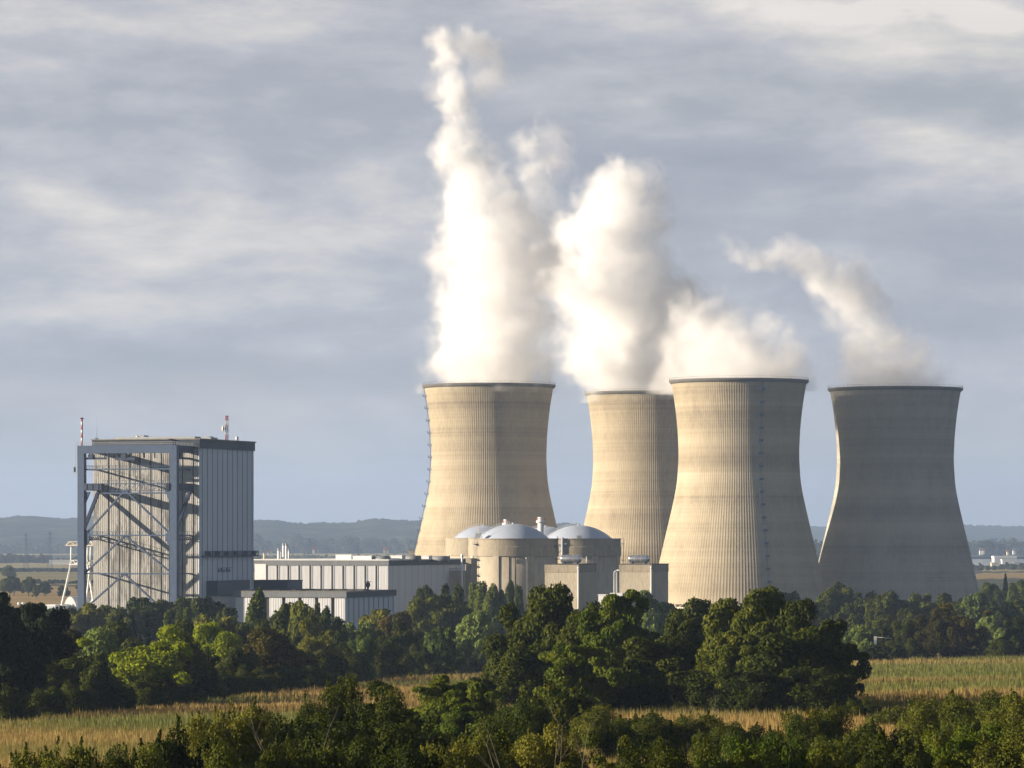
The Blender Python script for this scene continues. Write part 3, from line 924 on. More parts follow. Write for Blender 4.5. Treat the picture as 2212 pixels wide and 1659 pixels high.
mb = MB(); mb.box(xr0+0.3, xr1-0.003, y0+0.9, -0.15, zbb+0.2, ztop-0.2); mb.build('side_beam', M['steeldark'], G.t)
mb = MB(); mb.box(xl0+0.3, xl1-0.3, y0+0.9, -0.15, zbb+0.2, ztop-0.2); mb.build('side_beam', M['steeldark'], G.t)
# parapet rail on the top beam
mb = MB()
for k in range(44):
    lx = xl0 + (xr1-xl0)*k/43; mb.box(lx-0.04, lx+0.04, y0-0.9, y0-0.82, ztop, ztop+1.1)
mb.box(xl0, xr1, y0-0.9, y0-0.82, ztop+1.05, ztop+1.15); mb.box(xl0, xr1, y0-0.9, y0-0.82, ztop+0.5, ztop+0.58)
for k in range(12):
    ly = y0 + PD*k/12; mb.box(xr1-0.2, xr1-0.12, ly, ly+0.08, ztop, ztop+1.1)
mb.box(xr1-0.2, xr1-0.12, y0, -0.9, ztop+1.05, ztop+1.15)
mb.build('railing', M['hgrey'], G.t)
# hangers, trolley rails and a crane trolley under the top beam
mb = MB()
zr = gz(992)
MB().box(xl1, xl1+8, y0-0.4, y0+0.4, zr, zr+0.7).build('hoist_rail', M['steeldark'], G.t)
MB().box(xl1+11.5, xl1+19, y0-0.6, y0+0.6, zr-0.3, zr+0.6).build('hoist_rail', M['steeldark'], G.t)
for q in (1.6, 2.6, 7.2, 8.6, 12, 15, 17.4, 22, 26):
    MB().box(xl1+q, xl1+q+0.35, y0-0.25, y0+0.25, zr+0.3, zbb).build('hanger', M['steeldark'], G.t)
MB().box(xl1+14, xl1+15.6, y0-0.8, y0+0.8, zr+0.4, zbb).build('hoist_trolley', M['steeldark'], G.t)
MB().box(xl1+1.4, xl1+3.2, y0-0.8, y0+0.8, zr+0.3, zbb-0.3).build('hoist_trolley', M['steeldark'], G.t)
MB().box(xr0+0.6, xr0+1.3, y0+1, -0.16, zr, zr+0.7).build('hoist_rail', M['steeldark'], G.t)
MB().box(xr0+0.6, xr0+1.3, y0+5, y0+6.6, zr+0.7, zbb+0.2).build('hoist_trolley', M['steeldark'], G.t)
# thin walkway
def walkway(name, va, rails=True, truss=False, hgt=1.1):
    mb = MB(); z = gz(va)
    mb.box(xl1, xr0, y0-0.45, y0+0.45, z-0.45, z)
    if rails:
        mb.box(xl1, xr0, y0-0.45, y0-0.38, z+hgt-0.1, z+hgt)
        mb.box(xl1, xr0, y0-0.45, y0-0.38, z+hgt*0.5, z+hgt*0.5+0.07)
        for k in range(26):
            lx = xl1 + (xr0-xl1)*(k+0.5)/26; mb.box(lx, lx+0.09, y0-0.45, y0-0.38, z, z+hgt)
    for sx in (xr0+0.4, xl0+0.4):
        mb.box(sx, sx+0.9, y0+1.0, -0.16, z-0.45, z)
        if rails:
            for k in range(10):
                ly = y0 + 1.0 + (PD-1.4)*k/10; mb.box(sx+0.8, sx+0.88, ly, ly+0.1, z, z+hgt)
            mb.box(sx+0.8, sx+0.88, y0+1.0, -0.16, z+hgt-0.1, z+hgt)
    mb.build(name, M['steel'], G.t)
walkway('walkway', 1012)
walkway('walkway', 1155)
walkway('tie_beam', 1238, rails=False)
# big girder with lattice between the columns
zg1, zg0 = gz(1044), gz(1059)
for (a0, a1) in ((xl1-0.002, gx(222)), (gx(362), xr0+0.002)):
    mb = MB(); mb.box(a0, a1, y0-1.2, y0+1.6, zg0, zg1)
    for q in range(3):
        lx = a0 + (a1-a0)*(q+0.5)/3; mb.box(lx-0.1, lx+0.1, y0-1.35, y0-1.2, zg0, zg1)
    mb.build('deep_girder', M['steeldark'], G.t)
for sx0, sx1 in ((xr0+0.2, xr1-0.2), (xl0+0.2, xl1-0.2)):
    mb = MB(); mb.box(sx0, sx1, y0+1.6 if sx0 > xl1 else y0+1.6, -0.15, zg0, zg1); mb.build('deep_girder', M['steeldark'], G.t)
mb = MB(); xa, xb = gx(222), gx(362)
mb.beam((xa, y0, zg1-0.15), (xb, y0, zg1-0.15), 0.35); mb.beam((xa, y0, zg0-1.0), (xb, y0, zg0-1.0), 0.5)
n_ = 14
for k in range(n_):
    x0_, x1_ = xa + (xb-xa)*k/n_, xa + (xb-xa)*(k+1)/n_
    mb.beam((x0_, y0, zg0-0.2), (x1_, y0, zg1-0.2), 0.14)
    mb.beam((x1_, y0, zg0-0.2), (x1_, y0, zg1+1.0), 0.12)
mb.beam((xa, y0, zg0-0.2), (xb, y0, zg0-0.2), 0.22)
mb.beam((xa, y0, zg1+1.0), (xb, y0, zg1+1.0), 0.1)
mb.build('lattice_girder', M['steel'], G.t)
def brace(u1, v1, u2, v2, w=0.85, name='brace'):
    mb = MB(); mb.beam((gx(u1), y0+0.2, gz(v1, u1)), (gx(u2), y0+0.2, gz(v2, u2)), w, 0.5)
    mb.build(name, M['steel'], G.t)
for (pk, vt, lo, vl, ro, vr) in ((270, 1061, 187, 1152, 366, 1152), (270, 1159, 185, 1236, 368, 1236), (268, 1241, 180, 1318, 352, 1318)):
    brace(pk-2, vt, lo, vl); brace(pk+2, vt, ro, vr)
    mb = MB(); mb.xz_plate([(gx(pk-7), gz(vt+1)), (gx(pk+7), gz(vt+1)), (gx(pk+7), gz(vt-4)), (gx(pk-7), gz(vt-4))], y0-0.15, y0+0.6)
    mb.build('gusset', M['steel'], G.t)
# raking struts from the columns back to the block
for a_ in ((xl0+xl1)/2, (xr0+xr1)/2):
    mb = MB(); mb.beam((a_, y0+0.8, gz(1148)), (a_, -0.6, zg0-0.2), 1.1, 0.9); mb.build('raking_strut', M['steeldark'], G.t)
# struts under the side galleries
    mb = MB()
    for k in range(8):
        l0 = y0+1+(PD-1.3)*k/8; l1 = y0+1+(PD-1.3)*(k+1)/8
        mb.beam((a_, l0, gz(1156)-0.5), (a_, l1, gz(1166)), 0.2); mb.beam((a_, l1, gz(1156)-0.5), (a_, l1, gz(1166)), 0.2)
    mb.beam((a_, y0+1, gz(1166)), (a_, -0.2, gz(1166)), 0.35)
    mb.build('side_truss', M['steeldark'], G.t)
# cage ladder on the outer column
mb = MB(); lxx = xl0-0.6
for k in range(30):
    z = gz(1018) + (ztop+1.5-gz(1018))*k/30; mb.box(lxx-0.5, lxx+0.3, y0-0.5, y0-0.42, z, z+0.08)
for q in (-0.5, 0.22): mb.box(lxx+q, lxx+q+0.08, y0-0.5, y0-0.42, gz(1020), ztop+1.5)
mb.box(lxx-1.0, xl0, y0-0.8, y0+0.8, gz(1021), gz(1019)); mb.box(lxx-1.0, lxx-0.9, y0-0.8, y0+0.8, gz(1019), gz(1008))
mb.build('cage_ladder', M['hgrey'], G.t)

# ---- masts on the roof
def striped_mast(name, x, y, z0_, z1_, r, n, label, lattice=False, first='red'):
    t = thing(name, (x, y, z0_), 0, label, 'mast')
    H_ = z1_-z0_
    for k in range(n):
        c = ('red', 'whitepaint')[(k + (first != 'red')) % 2]
        mb = MB(); a0, a1 = H_*k/n, H_*(k+1)/n
        if lattice:
            for (sx, sy) in ((-1,-1),(1,-1),(1,1),(-1,1)):
                mb.tube((sx*r, sy*r, a0), (sx*r, sy*r, a1), 0.11, n=5)
            m_ = 3
            for j in range(m_):
                b0, b1 = a0+(a1-a0)*j/m_, a0+(a1-a0)*(j+1)/m_
                for (p, q) in (((-r,-r),(r,-r)),((r,-r),(r,r)),((r,r),(-r,r)),((-r,r),(-r,-r))):
                    mb.tube((*p, b0), (*q, b1), 0.06, n=4); mb.tube((*q, b0), (*p, b1), 0.06, n=4)
        else:
            mb.tube((0, 0, a0), (0, 0, a1), r, n=10)
        mb.build('striped_section', M[c], t)
    return t
zc = ztop
px, py = A.w((xl0+xl1)/2, y0)
D_ = py
m1 = striped_mast('warning_mast', px, py, ztop, EYE-(902-V0)/F*D_, 0.33, 7, 'short red and white striped mast on the steel portal corner')
mb = MB(); mb.box(-0.6, 0.6, -0.6, 0.6, 9.3, 9.55); mb.build('lamp_bracket', M['seam'], m1)
wx, wy = A.w(A.lx(209, 6), 6)
t = thing('whip_antenna', (wx, wy, zt+0.1), 0, 'thin grey whip antenna on the left end of the roof', 'antenna')
mb = MB(); mb.tube((0,0,0), (0,0,EYE-(898-V0)/F*wy-zt), 0.09, 0.03, 6); mb.build('whip', M['hgrey'], t)
mb = MB(); mb.box(-0.5,0.5,-0.5,0.5,0,0.7); mb.build('base', M['hgrey'], t)
lx_ = A.lx(490, 20); mx_, my_ = A.w(lx_, 20)
m2 = striped_mast('lattice_mast', mx_, my_, zt+0.1, EYE-(898-V0)/F*my_, 0.42, 5, 'red and white lattice mast with a round dish on the block roof', True)
mb = MB(); mb.tube((-1.6, -0.5, 3.9), (-1.1, -0.4, 3.9), 1.0, 0.9, 20); mb.tube((-1.1, -0.4, 3.9), (-0.3, 0, 3.9), 0.15, n=6)
mb.build('dish', M['cream'], m2)
mb = MB(); mb.tube((0,0,7.6), (0,0,8.6), 0.08, n=5); mb.build('tip_rod', M['red'], m2)
for (uu, ly_, nm) in ((297, 5, 'small white rooftop vent left of centre on the reactor block'), (512, 26, 'small white rooftop vent right of the lattice mast')):
    lx_ = A.lx(uu, ly_); ax, ay = A.w(lx_, ly_)
    t = thing('roof_vent', (ax, ay, zt+0.1), ROT, nm, 'vent')
    mb = MB(); mb.tube((0,0,0), (0,0,0.9), 0.5, n=10); mb.build('pipe', M['whitepaint'], t)
    mb = MB(); mb.tube((0,0,0.9), (0,0,1.3), 0.8, 0.3, n=10); mb.build('cap', M['whitepaint'], t)

# ---- navy link building at the foot of the block
B = Frame(546, 1400, 'link_building', 'navy blue windowless link building between the tall block and long hall', 'building')
bx0, bx1 = B.lx(534), B.lx(621)
mb = MB(); mb.box(bx0, bx1, 0, 14, 0, B.z(1255)); mb.build('wall', M['navy'], B.t)
mb = MB(); mb.box(bx0-0.2, bx1+0.2, -0.2, 14.2, B.z(1255), B.z(1253)); mb.build('roof', M['roofdark'], B.t)
mb = MB(); mb.box(0.452, 4.6, A.ly(458, 2.5), A.ly(540, 4.6), A.z(1287, 2, 8), A.z(1254, 2, 16)); mb.build('side_annex', M['navy'], A.t)
mb = MB(); mb.box(0.452, 3.9, A.ly(461, 2.5), A.ly(536, 3.9), 0, A.z(1287, 2, 8)-0.003); mb.build('annex_wall', M['white'], A.t)

# ---- low building in front
C_ = Frame(745, 1318, 'low_annex', 'low white annex with pilasters and dark gaps in front of the long hall', 'building')
LC = -C_.lx(510); WC = C_.ly(850)
zt_, zf_ = C_.z(1279), C_.z(1291)
mb = MB(); mb.box(-LC, 0, 0, WC, 0, zf_); mb.build('wall', M['slot'], C_.t)
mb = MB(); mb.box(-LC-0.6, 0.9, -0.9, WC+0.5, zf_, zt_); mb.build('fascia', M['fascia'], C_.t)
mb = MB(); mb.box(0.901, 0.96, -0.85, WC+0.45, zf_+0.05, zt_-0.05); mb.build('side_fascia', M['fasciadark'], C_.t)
mb = MB(); mb.box(-LC-0.65, 0.95, -0.95, WC+0.55, zt_, zt_+0.25)
mb.build('roof', M['roof'], C_.t)
mb = MB()
for k in range(14):
    a_ = -LC + 2.5 + k*2.9
    mb.box(a_, a_+1.2, 8+(k*7) % 20, 9.5+(k*7) % 20, zt_+0.25, zt_+0.6)
mb.box(-LC+1, -2, 22, 26, zt_+0.25, zt_+0.7)
mb.build('rooftop_curbs', M['roofdark'], C_.t)
ed = [510, 541, 548, 0]
pil = [(510, 543), (552, 571), (583, 610), (618, 645), (653, 681), (689, 716), (724, 745)]
for i, (ua, ub) in enumerate(pil):
    mb = MB(); a0, a1 = C_.lx(ua), C_.lx(ub)
    if i == len(pil)-1: a1 = 0.25
    mb.box(a0, a1, -0.45, 0.3, 0, zf_)
    nrb = max(3, int((a1-a0)/0.9))
    for k in range(nrb):
        xx = a0 + (a1-a0)*(k+0.3)/nrb; mb.box(xx, xx+0.2, -0.52, -0.45, 0, zf_-0.05)
    mb.build('pilaster', M['white'], C_.t)
mb = MB(); mb.box(0.003, 0.30, 0.3, WC, 0, zf_-0.003); mb.build('side_wall', M['cladblue'], C_.t)
mb = MB()
for k in range(10):
    ly = 2.5 + (WC-4)*k/9; mb.box(0.29, 0.38, ly, ly+0.5, 0, zf_-0.1)
mb.build('side_joints', M['seamblue'], C_.t)
# horn shaped vent on its roof
hx, hy = C_.w(-2.5, 34)
hY = hy; hx = (795-U0)/F*hY
t = thing('roof_ventilator', (hx, hY, zt_+0.25), ROT, 'dark mushroom-shaped ventilator on the low annex roof', 'ventilator')
mb = MB(); mb.lathe([(0.35, 0), (0.35, 0.9), (0.75, 1.3), (0.85, 2.0), (0.5, 2.6), (0.3, 2.7)], 16); mb.build('body', M['fasciadark'], t)
mb = MB(); mb.box(-1.15, 1.15, -0.25, 0.25, 2.75, 2.95); mb.box(-0.25, 0.25, -0.2, 0.2, 2.6, 3.1); mb.build('cross_head', M['fasciadark'], t)

# ---- long turbine hall
H_ = Frame(838, 1600, 'turbine_hall', 'long white turbine hall with dark window slots and grey roof band', 'building')
LH = -H_.lx(552); WH = H_.ly(1004)
zt2, zf2 = H_.z(1208.5), H_.z(1222)
mb = MB(); mb.box(-LH, 0, 0, WH, 0, zf2); mb.build('wall', M['slot'], H_.t)
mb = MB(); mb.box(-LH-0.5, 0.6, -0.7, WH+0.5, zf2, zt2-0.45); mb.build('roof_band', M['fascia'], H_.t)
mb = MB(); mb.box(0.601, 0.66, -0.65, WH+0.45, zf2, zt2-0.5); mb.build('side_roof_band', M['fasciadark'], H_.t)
mb = MB(); mb.box(-LH-0.6, 0.7, -0.8, WH+0.6, zt2-0.45, zt2); mb.build('roof', M['whitepaint'], H_.t)
# lighter end pier, then the bays
a0, a1 = -LH-0.05, H_.lx(576)
mb = MB(); mb.box(a0, a1, -0.85, 0.2, 0, zf2+0.6); mb.build('end_pier', M['whitepaint'], H_.t)
x_s = H_.lx(577); nb = 11; bay = (0-x_s)/nb
for k in range(nb):
    b0 = x_s + bay*k + (0.45 if k else 0.0); b1 = x_s + bay*(k+1) - (0.45 if k < nb-1 else -0.25)
    mb = MB(); mb.box(b0, b1, -0.42, 0.2, 0, zf2)
    for j in range(7):
        xx = b0 + (b1-b0)*(j+0.4)/7; mb.box(xx, xx+0.16, -0.48, -0.42, 0, zf2-0.05)
    mb.box(b0, b0+0.22, -0.62, -0.42, 0, zf2-0.04)
    mb.build('bay_panel', M['white'], H_.t)
mb = MB(); mb.box(0.003, 0.30, 0.2, WH, 0, zf2-0.003); mb.build('side_wall', M['white'], H_.t)
mb = MB()
for k in range(12):
    ly = 4 + (WH-8)*k/11; mb.box(0.29, 0.35, ly, ly+0.2, 0, zf2-0.1)
mb.build('side_joints', M['hgrey'], H_.t)
# things on the hall's roof
def roof_box(u0, u1, v0, v1, ly, mat, label, shape='box'):
    l0, l1 = H_.lx(u0, ly), H_.lx(u1, ly)
    c = (l0+l1)/2; X, Y = H_.w(c, ly)
    top = EYE-(v0-V0)/F*Y
    t = thing('roof_unit', (X, Y, zt2), ROT, label, 'roof unit')
    hw = (l1-l0)/2; h = max(0.6, top - zt2)
    mb = MB()
    if shape == 'box':
        mb.box(-hw, hw, -2, 2, 0, h*0.86); mb.build('casing', M[mat], t)
        mb = MB(); mb.box(-hw-0.15, hw+0.15, -2.15, 2.15, h*0.86, h); mb.build('lid', M['whitepaint' if mat == 'whitepaint' else mat], t)
    else:
        mb.tube((-hw, 0, h-1.3), (hw, 0, h-1.3), 1.3, n=16)
        mb.build('barrel', M[mat], t)
        for q in (-0.7, 0, 0.7): MB().box(q*hw-0.3, q*hw+0.3, -1.0, 1.0, 0, max(0.3, h-1.6)).build('saddle', M['hgrey'], t)
roof_box(729, 762, 1198, 1205, 12, 'whitepaint', 'white box unit on the hall roof, leftmost of the row')
roof_box(766, 806, 1200.5, 1206, 10, 'whitepaint', 'long low white roof unit beside the first dark barrel')
roof_box(808, 842, 1201, 1206, 10, 'fascia', 'dark grey barrel on the hall roof above the corner', 'barrel')
roof_box(846, 872, 1199.5, 1206, 14, 'whitepaint', 'white unit on the hall roof just right of its corner')
roof_box(874, 908, 1200, 1206, 24, 'fascia', 'second dark grey barrel along the hall roof edge', 'barrel')
roof_box(900, 930, 1200, 1206, 34, 'whitepaint', 'pale unit on the hall roof between two dark barrels')
roof_box(932, 970, 1201, 1206, 50, 'fascia', 'third dark grey barrel, nearest to the domes', 'barrel')
# cluster of slim chimneys behind the hall
for i, (uu, vt, r_, lb) in enumerate(((602, 1185, 0.62, 'slim white chimney, leftmost of the cluster behind the hall'), (606.5, 1187, 0.5, 'slim white chimney, second from the left in the cluster'),
                                  (612.5, 1174, 0.62, 'tall slim white chimney, left one of the tallest pair'), (618.5, 1174, 0.66, 'tall slim white chimney, right one of the tallest pair'),
                                  (624, 1186, 0.42, 'thin white chimney, rightmost of the cluster behind the hall'))):
    Y = 1652 + i*2.0
    t = thing('slim_chimney', ((uu-U0)/F*Y, Y, 0), 0, lb, 'chimney', 'slim chimneys behind the long hall')
    top = EYE-(vt-V0)/F*Y
    mb = MB(); mb.tube((0,0,0), (0,0,top-0.9), r_, n=12); mb.build('flue', M['whitepaint'], t)
    mb = MB(); mb.tube((0,0,top-0.9), (0,0,top), r_*0.82, r_*0.95, n=12); mb.build('cap', M['hgrey'], t)
t = thing('pipe_stub', ((571-U0)/F*1655, 1655, 0), 0, 'short pale pipe standing alone behind the left end of the hall', 'pipe')
mb = MB(); mb.tube((0,0,0), (0,0,EYE-(1196-V0)/F*1655), 0.5, n=10); mb.build('pipe', M['cream'], t)
mb = MB(); mb.tube((0,0,EYE-(1196-V0)/F*1655), (0,0,EYE-(1194.5-V0)/F*1655), 0.65, n=10); mb.build('cap', M['hgrey'], t)

# ------------------------------------------------------------------ domed reactor buildings
def ang_for(dx): return math.acos(max(-1, min(1, dx)))
def reactor(u, Y, r_u, dome_u, vdome, label, detail=0, vring=1163, name='domed_reactor'):
    X = (u-U0)/F*Y; R = r_u/F*Y; RD = dome_u/F*Y
    zr = EYE-(vring-V0)/F*Y; zd = EYE-(vdome-V0)/F*Y
    t = thing(name, (X, Y, 0), 0, label, 'reactor building', 'domed reactor buildings')
    band = zr - 110*(F/ F)*0 - (38/F*Y)
    mb = MB(); mb.lathe([(R-0.55, 0), (R-0.55, band+0.01), (0.01, band+0.012)], 96); mb.build('drum', M['conc'], t)
    mb = MB()
    mb.lathe([(R-0.6, band), (R, band), (R, band+ (zr-band)*0.52), (R-0.18, band+(zr-band)*0.54), (R-0.18, zr-0.5), (R+0.12, zr-0.45), (R+0.12, zr), (R-0.8, zr), (R-0.8, zr-0.6), (RD-0.5, zr-0.6)], 96, smooth=False)
    mb.build('parapet_band', M['concband'], t)
    h = zd-(zr-0.5); prof = []
    for k in range(19):
        f = k/18.0; a_ = f*math.pi/2
        prof.append((RD*math.cos(a_)**0.92 if k < 18 else 0.01, zr-0.5 + h*(math.sin(a_)**1.25 if k else 0)))
    # shallow cap: a slice of a big ball
    q = (RD*RD + h*h)/(2*h); prof = []
    for k in range(19):
        rr = RD*(1-k/18.0); prof.append((max(rr, 0.01), zr-0.5 + math.sqrt(max(0, q*q - rr*rr)) - (q-h)))
    mb = MB(); mb.lathe(prof, 72)
    d = mb.build('dome', M['dome'], t)
    # handrail that climbs the left flank of the dome
    mb = MB(); a_ = math.radians(200)
    for j in range(0, 17):
        (ra, za), (rb, zb) = prof[j], prof[j+1]
        p0 = Vector((ra*math.cos(a_), ra*math.sin(a_), za)); p1 = Vector((rb*math.cos(a_), rb*math.sin(a_), zb))
        mb.tube(p0, p0+Vector((0,0,1.1)), 0.07, n=4); mb.tube(p0+Vector((0,0,1.1)), p1+Vector((0,0,1.1)), 0.06, n=4)
    mb.build('dome_rail', M['whitepaint'], t)
    mb = MB(); mb.tube((0,0,zd-0.1), (0,0,zd+0.55), 0.75, 0.6, 12); mb.build('top_cap', M['whitepaint'], t)
    # recess panels and buttresses
    mb = MB()
    for k in range(8):
        a_ = math.radians(-90 + 22 + 45*k)
        w_ = math.radians(4.2)
        mb.lathe([(R-0.56, 0), (R-0.03, 0), (R-0.03, band-0.002), (R-0.56, band-0.002)], 4, a0=a_-w_, a1=a_+w_, smooth=False)
        for s_ in (-1, 1):
            c, s2 = math.cos(a_+s_*w_), math.sin(a_+s_*w_)
            mb.poly([((R-0.56)*c, (R-0.56)*s2, 0), ((R-0.03)*c, (R-0.03)*s2, 0), ((R-0.03)*c, (R-0.03)*s2, band-0.002), ((R-0.56)*c, (R-0.56)*s2, band-0.002)])
    mb.build('buttress', M['conc'], t)
    return t, X, Y, R, zr, band
RA = reactor(1109, 1743, 98, 79.5, 1131.5, 'nearest domed reactor building, its left flank sunlit, above the poplars', 1)
RB = reactor(1250, 1857, 92, 74.5, 1134.5, 'right domed reactor building behind the block with a silver tank')
RC = reactor(1045, 2010, 83.5, 66, 1135.0, 'left rear domed reactor building peeping over the turbine hall roof', 0, 1162)
RD_ = reactor(1179, 2092, 79, 63, 1137.0, 'rear domed reactor building, only its dome showing behind the white vent stack', 0, 1163)

def stuck(parent, R, deg, z0_, z1_, r, name, mat, out_=0.3):
    a_ = math.radians(deg); mb = MB()
    mb.tube(((R+out_)*math.cos(a_), (R+out_)*math.sin(a_), z0_), ((R+out_)*math.cos(a_), (R+out_)*math.sin(a_), z1_), r, n=8)
    return mb.build(name, M[mat], parent)
def deg_for(u, t3, X, Y, R):
    return -90 + math.degrees(math.asin(max(-1, min(1, ((u-U0)/F*Y - X)/R))))
t, X, Y, R, zr, band = RA
stuck(t, R, deg_for(1136, 0, X, Y, R), 0, band-0.5, 0.24, 'downpipe', 'whitepaint')
stuck(t, R, deg_for(1113, 0, X, Y, R), 0, band-0.2, 0.22, 'downpipe', 'seam', 0.05)
# dark joint and recess edges on the front drum
mb = MB()
for uu in (1073, 1100, 1150):
    a_ = math.radians(deg_for(uu, 0, X, Y, R)); mb.beam(((R-0.5)*math.cos(a_), (R-0.5)*math.sin(a_), 0), ((R-0.5)*math.cos(a_), (R-0.5)*math.sin(a_), band-0.5), 0.35, 0.2)
mb.build('drum_joints', M['seam'], t)
# stair turret with platforms on the sunlit flank
a_ = math.radians(deg_for(1028, 0, X, Y, R)); e = Vector((math.cos(a_), math.sin(a_), 0)); s = Vector((-e.y, e.x, 0))
mb = MB()
for q in (-0.6, 0.6):
    mb.tube(e*(R+1.0)+s*q+Vector((0,0,band-12)), e*(R+1.0)+s*q+Vector((0,0,zr+1)), 0.09, n=5)
for k in range(24):
    z = band-12 + (zr+1-band+12)*k/24; mb.tube(e*(R+1.0)-s*0.6+Vector((0,0,z)), e*(R+1.0)+s*0.6+Vector((0,0,z)), 0.06, n=4)
for z in (zr-2.6, band-1.5, band-4.5, band-8.5, band-11.5):
    mb.tube(e*(R+1.0)+Vector((0,0,z)), e*(R+1.0)+Vector((0,0,z+0.25)), 1.5, n=10)
    mb.tube(e*(R+1.0)+Vector((0,0,z+1.0)), e*(R+1.0)+Vector((0,0,z+1.1)), 1.5, n=10, cap=False)
mb.build('access_ladder', M['hgrey'], t)
mb = MB(); c0 = e*(R-1.2)
mb.box(c0.x-1.1, c0.x+1.1, c0.y-1, c0.y+1, zr, zr+2.3); mb.build('rooftop_cabin', M['whitepaint'], t)
mb = MB(); mb.tube((c0.x+0.8, c0.y, zr), (c0.x-0.1, c0.y, zr+5.8), 0.1, n=5); mb.tube((c0.x+1.9, c0.y, zr), (c0.x-0.1, c0.y, zr+5.8), 0.1, n=5)
mb.tube((c0.x+0.8, c0.y, zr+2), (c0.x+1.5, c0.y, zr+2), 0.08, n=4); mb.build('davit', M['cream'], t)
# right hand side ladder
a_ = math.radians(deg_for(1200, 0, X, Y, R)); e = Vector((math.cos(a_), math.sin(a_), 0)); s = Vector((-e.y, e.x, 0))
mb = MB()
for q in (-0.5, 0.5): mb.tube(e*(R+0.9)+s*q+Vector((0,0,band-12)), e*(R+0.9)+s*q+Vector((0,0,zr+1)), 0.09, n=5)
for z in (zr-3.6, band-1.5, band-6.5): mb.tube(e*(R+0.9)+Vector((0,0,z)), e*(R+0.9)+Vector((0,0,z+0.3)), 1.7, n=10)
mb.build('access_ladder', M['steeldark'], t)
t, X, Y, R, zr, band = RB
a_ = math.radians(deg_for(1215, 0, X, Y, R)); e = Vector((math.cos(a_), math.sin(a_), 0)); s = Vector((-e.y, e.x, 0))
mb = MB(); mb.tube(e*(R+0.6)+Vector((0,0,band-8)), e*(R+0.6)+Vector((0,0,zr+0.4)), 0.7, n=10)
mb.beam(e*(R+0.6)-s*5+Vector((0,0,zr-2.6)), e*(R+0.6)+s*2+Vector((0,0,zr-2.6)), 0.3); mb.beam(e*(R+0.6)-s*4+Vector((0,0,zr-6.6)), e*(R+0.6)+Vector((0,0,zr-4)), 0.2)
mb.build('access_ladder', M['hgrey'], t)
stuck(t, R, deg_for(1265, 0, X, Y, R), band-4, band-0.2, 0.2, 'downpipe', 'whitepaint')
mb = MB(); a_ = math.radians(-5); e = Vector((math.cos(a_), math.sin(a_), 0))
for z in (zr-2.6, band-2, band-6): mb.beam(e*R+Vector((0,0,z)), e*(R+1.6)+Vector((0,0,z)), 1.6, 0.25)
mb.tube(e*(R+1)+Vector((0,0,band-9)), e*(R+1)+Vector((0,0,zr+0.5)), 0.12, n=5); mb.build('side_platforms', M['steeldark'], t)
mb = MB(); mb.tube((-1.2, -R+3, zr-0.5), (-1.9, -R+3, zr+3.4), 0.1, n=5); mb.tube((1.3, -R+3, zr-0.5), (1.6, -R+3, zr+4.0), 0.1, n=5); mb.box(-1.0, 1.0, -R+2.6, -R+4, zr-0.5, zr+1.4)
mb.build('davit', M['hgrey'], t)

def vent_stack(u, Y, vtop, vb, wu, label):
    X = (u-U0)/F*Y; r = wu/2/F*Y
    t = thing('vent_stack', (X, Y, 0), 0, label, 'vent stack', 'white vent stacks among the domes')
    zt_ = EYE-(vtop-V0)/F*Y; zb = EYE-(vb-V0)/F*Y
    mb = MB(); mb.tube((0,0,0), (0,0,zt_), r, n=20); mb.build('stack', M['whitepaint'], t)
    mb = MB(); c = zt_-1.9
    mb.lathe([(r, c-1.1), (r*1.55, c-0.9), (r*1.55, c+0.1), (r, c+0.2)], 24); mb.build('collar', M['whitepaint'], t)
    mb = MB()
    for k in range(12):
        a_ = 2*math.pi*k/12; mb.tube((r*1.5*math.cos(a_), r*1.5*math.sin(a_), c+0.1), (r*1.5*math.cos(a_), r*1.5*math.sin(a_), c+1.3), 0.06, n=4)
    mb.lathe([(r*1.47, c+1.2), (r*1.53, c+1.2), (r*1.53, c+1.3), (r*1.47, c+1.3)], 24)
    mb.build('railing', M['red'], t)
vent_stack(1093.5, 1905, 1122, 1160, 11, 'short white vent stack behind the nearest dome')
vent_stack(1168, 1960, 1117, 1160, 13, 'taller white vent stack standing between the two front domes')

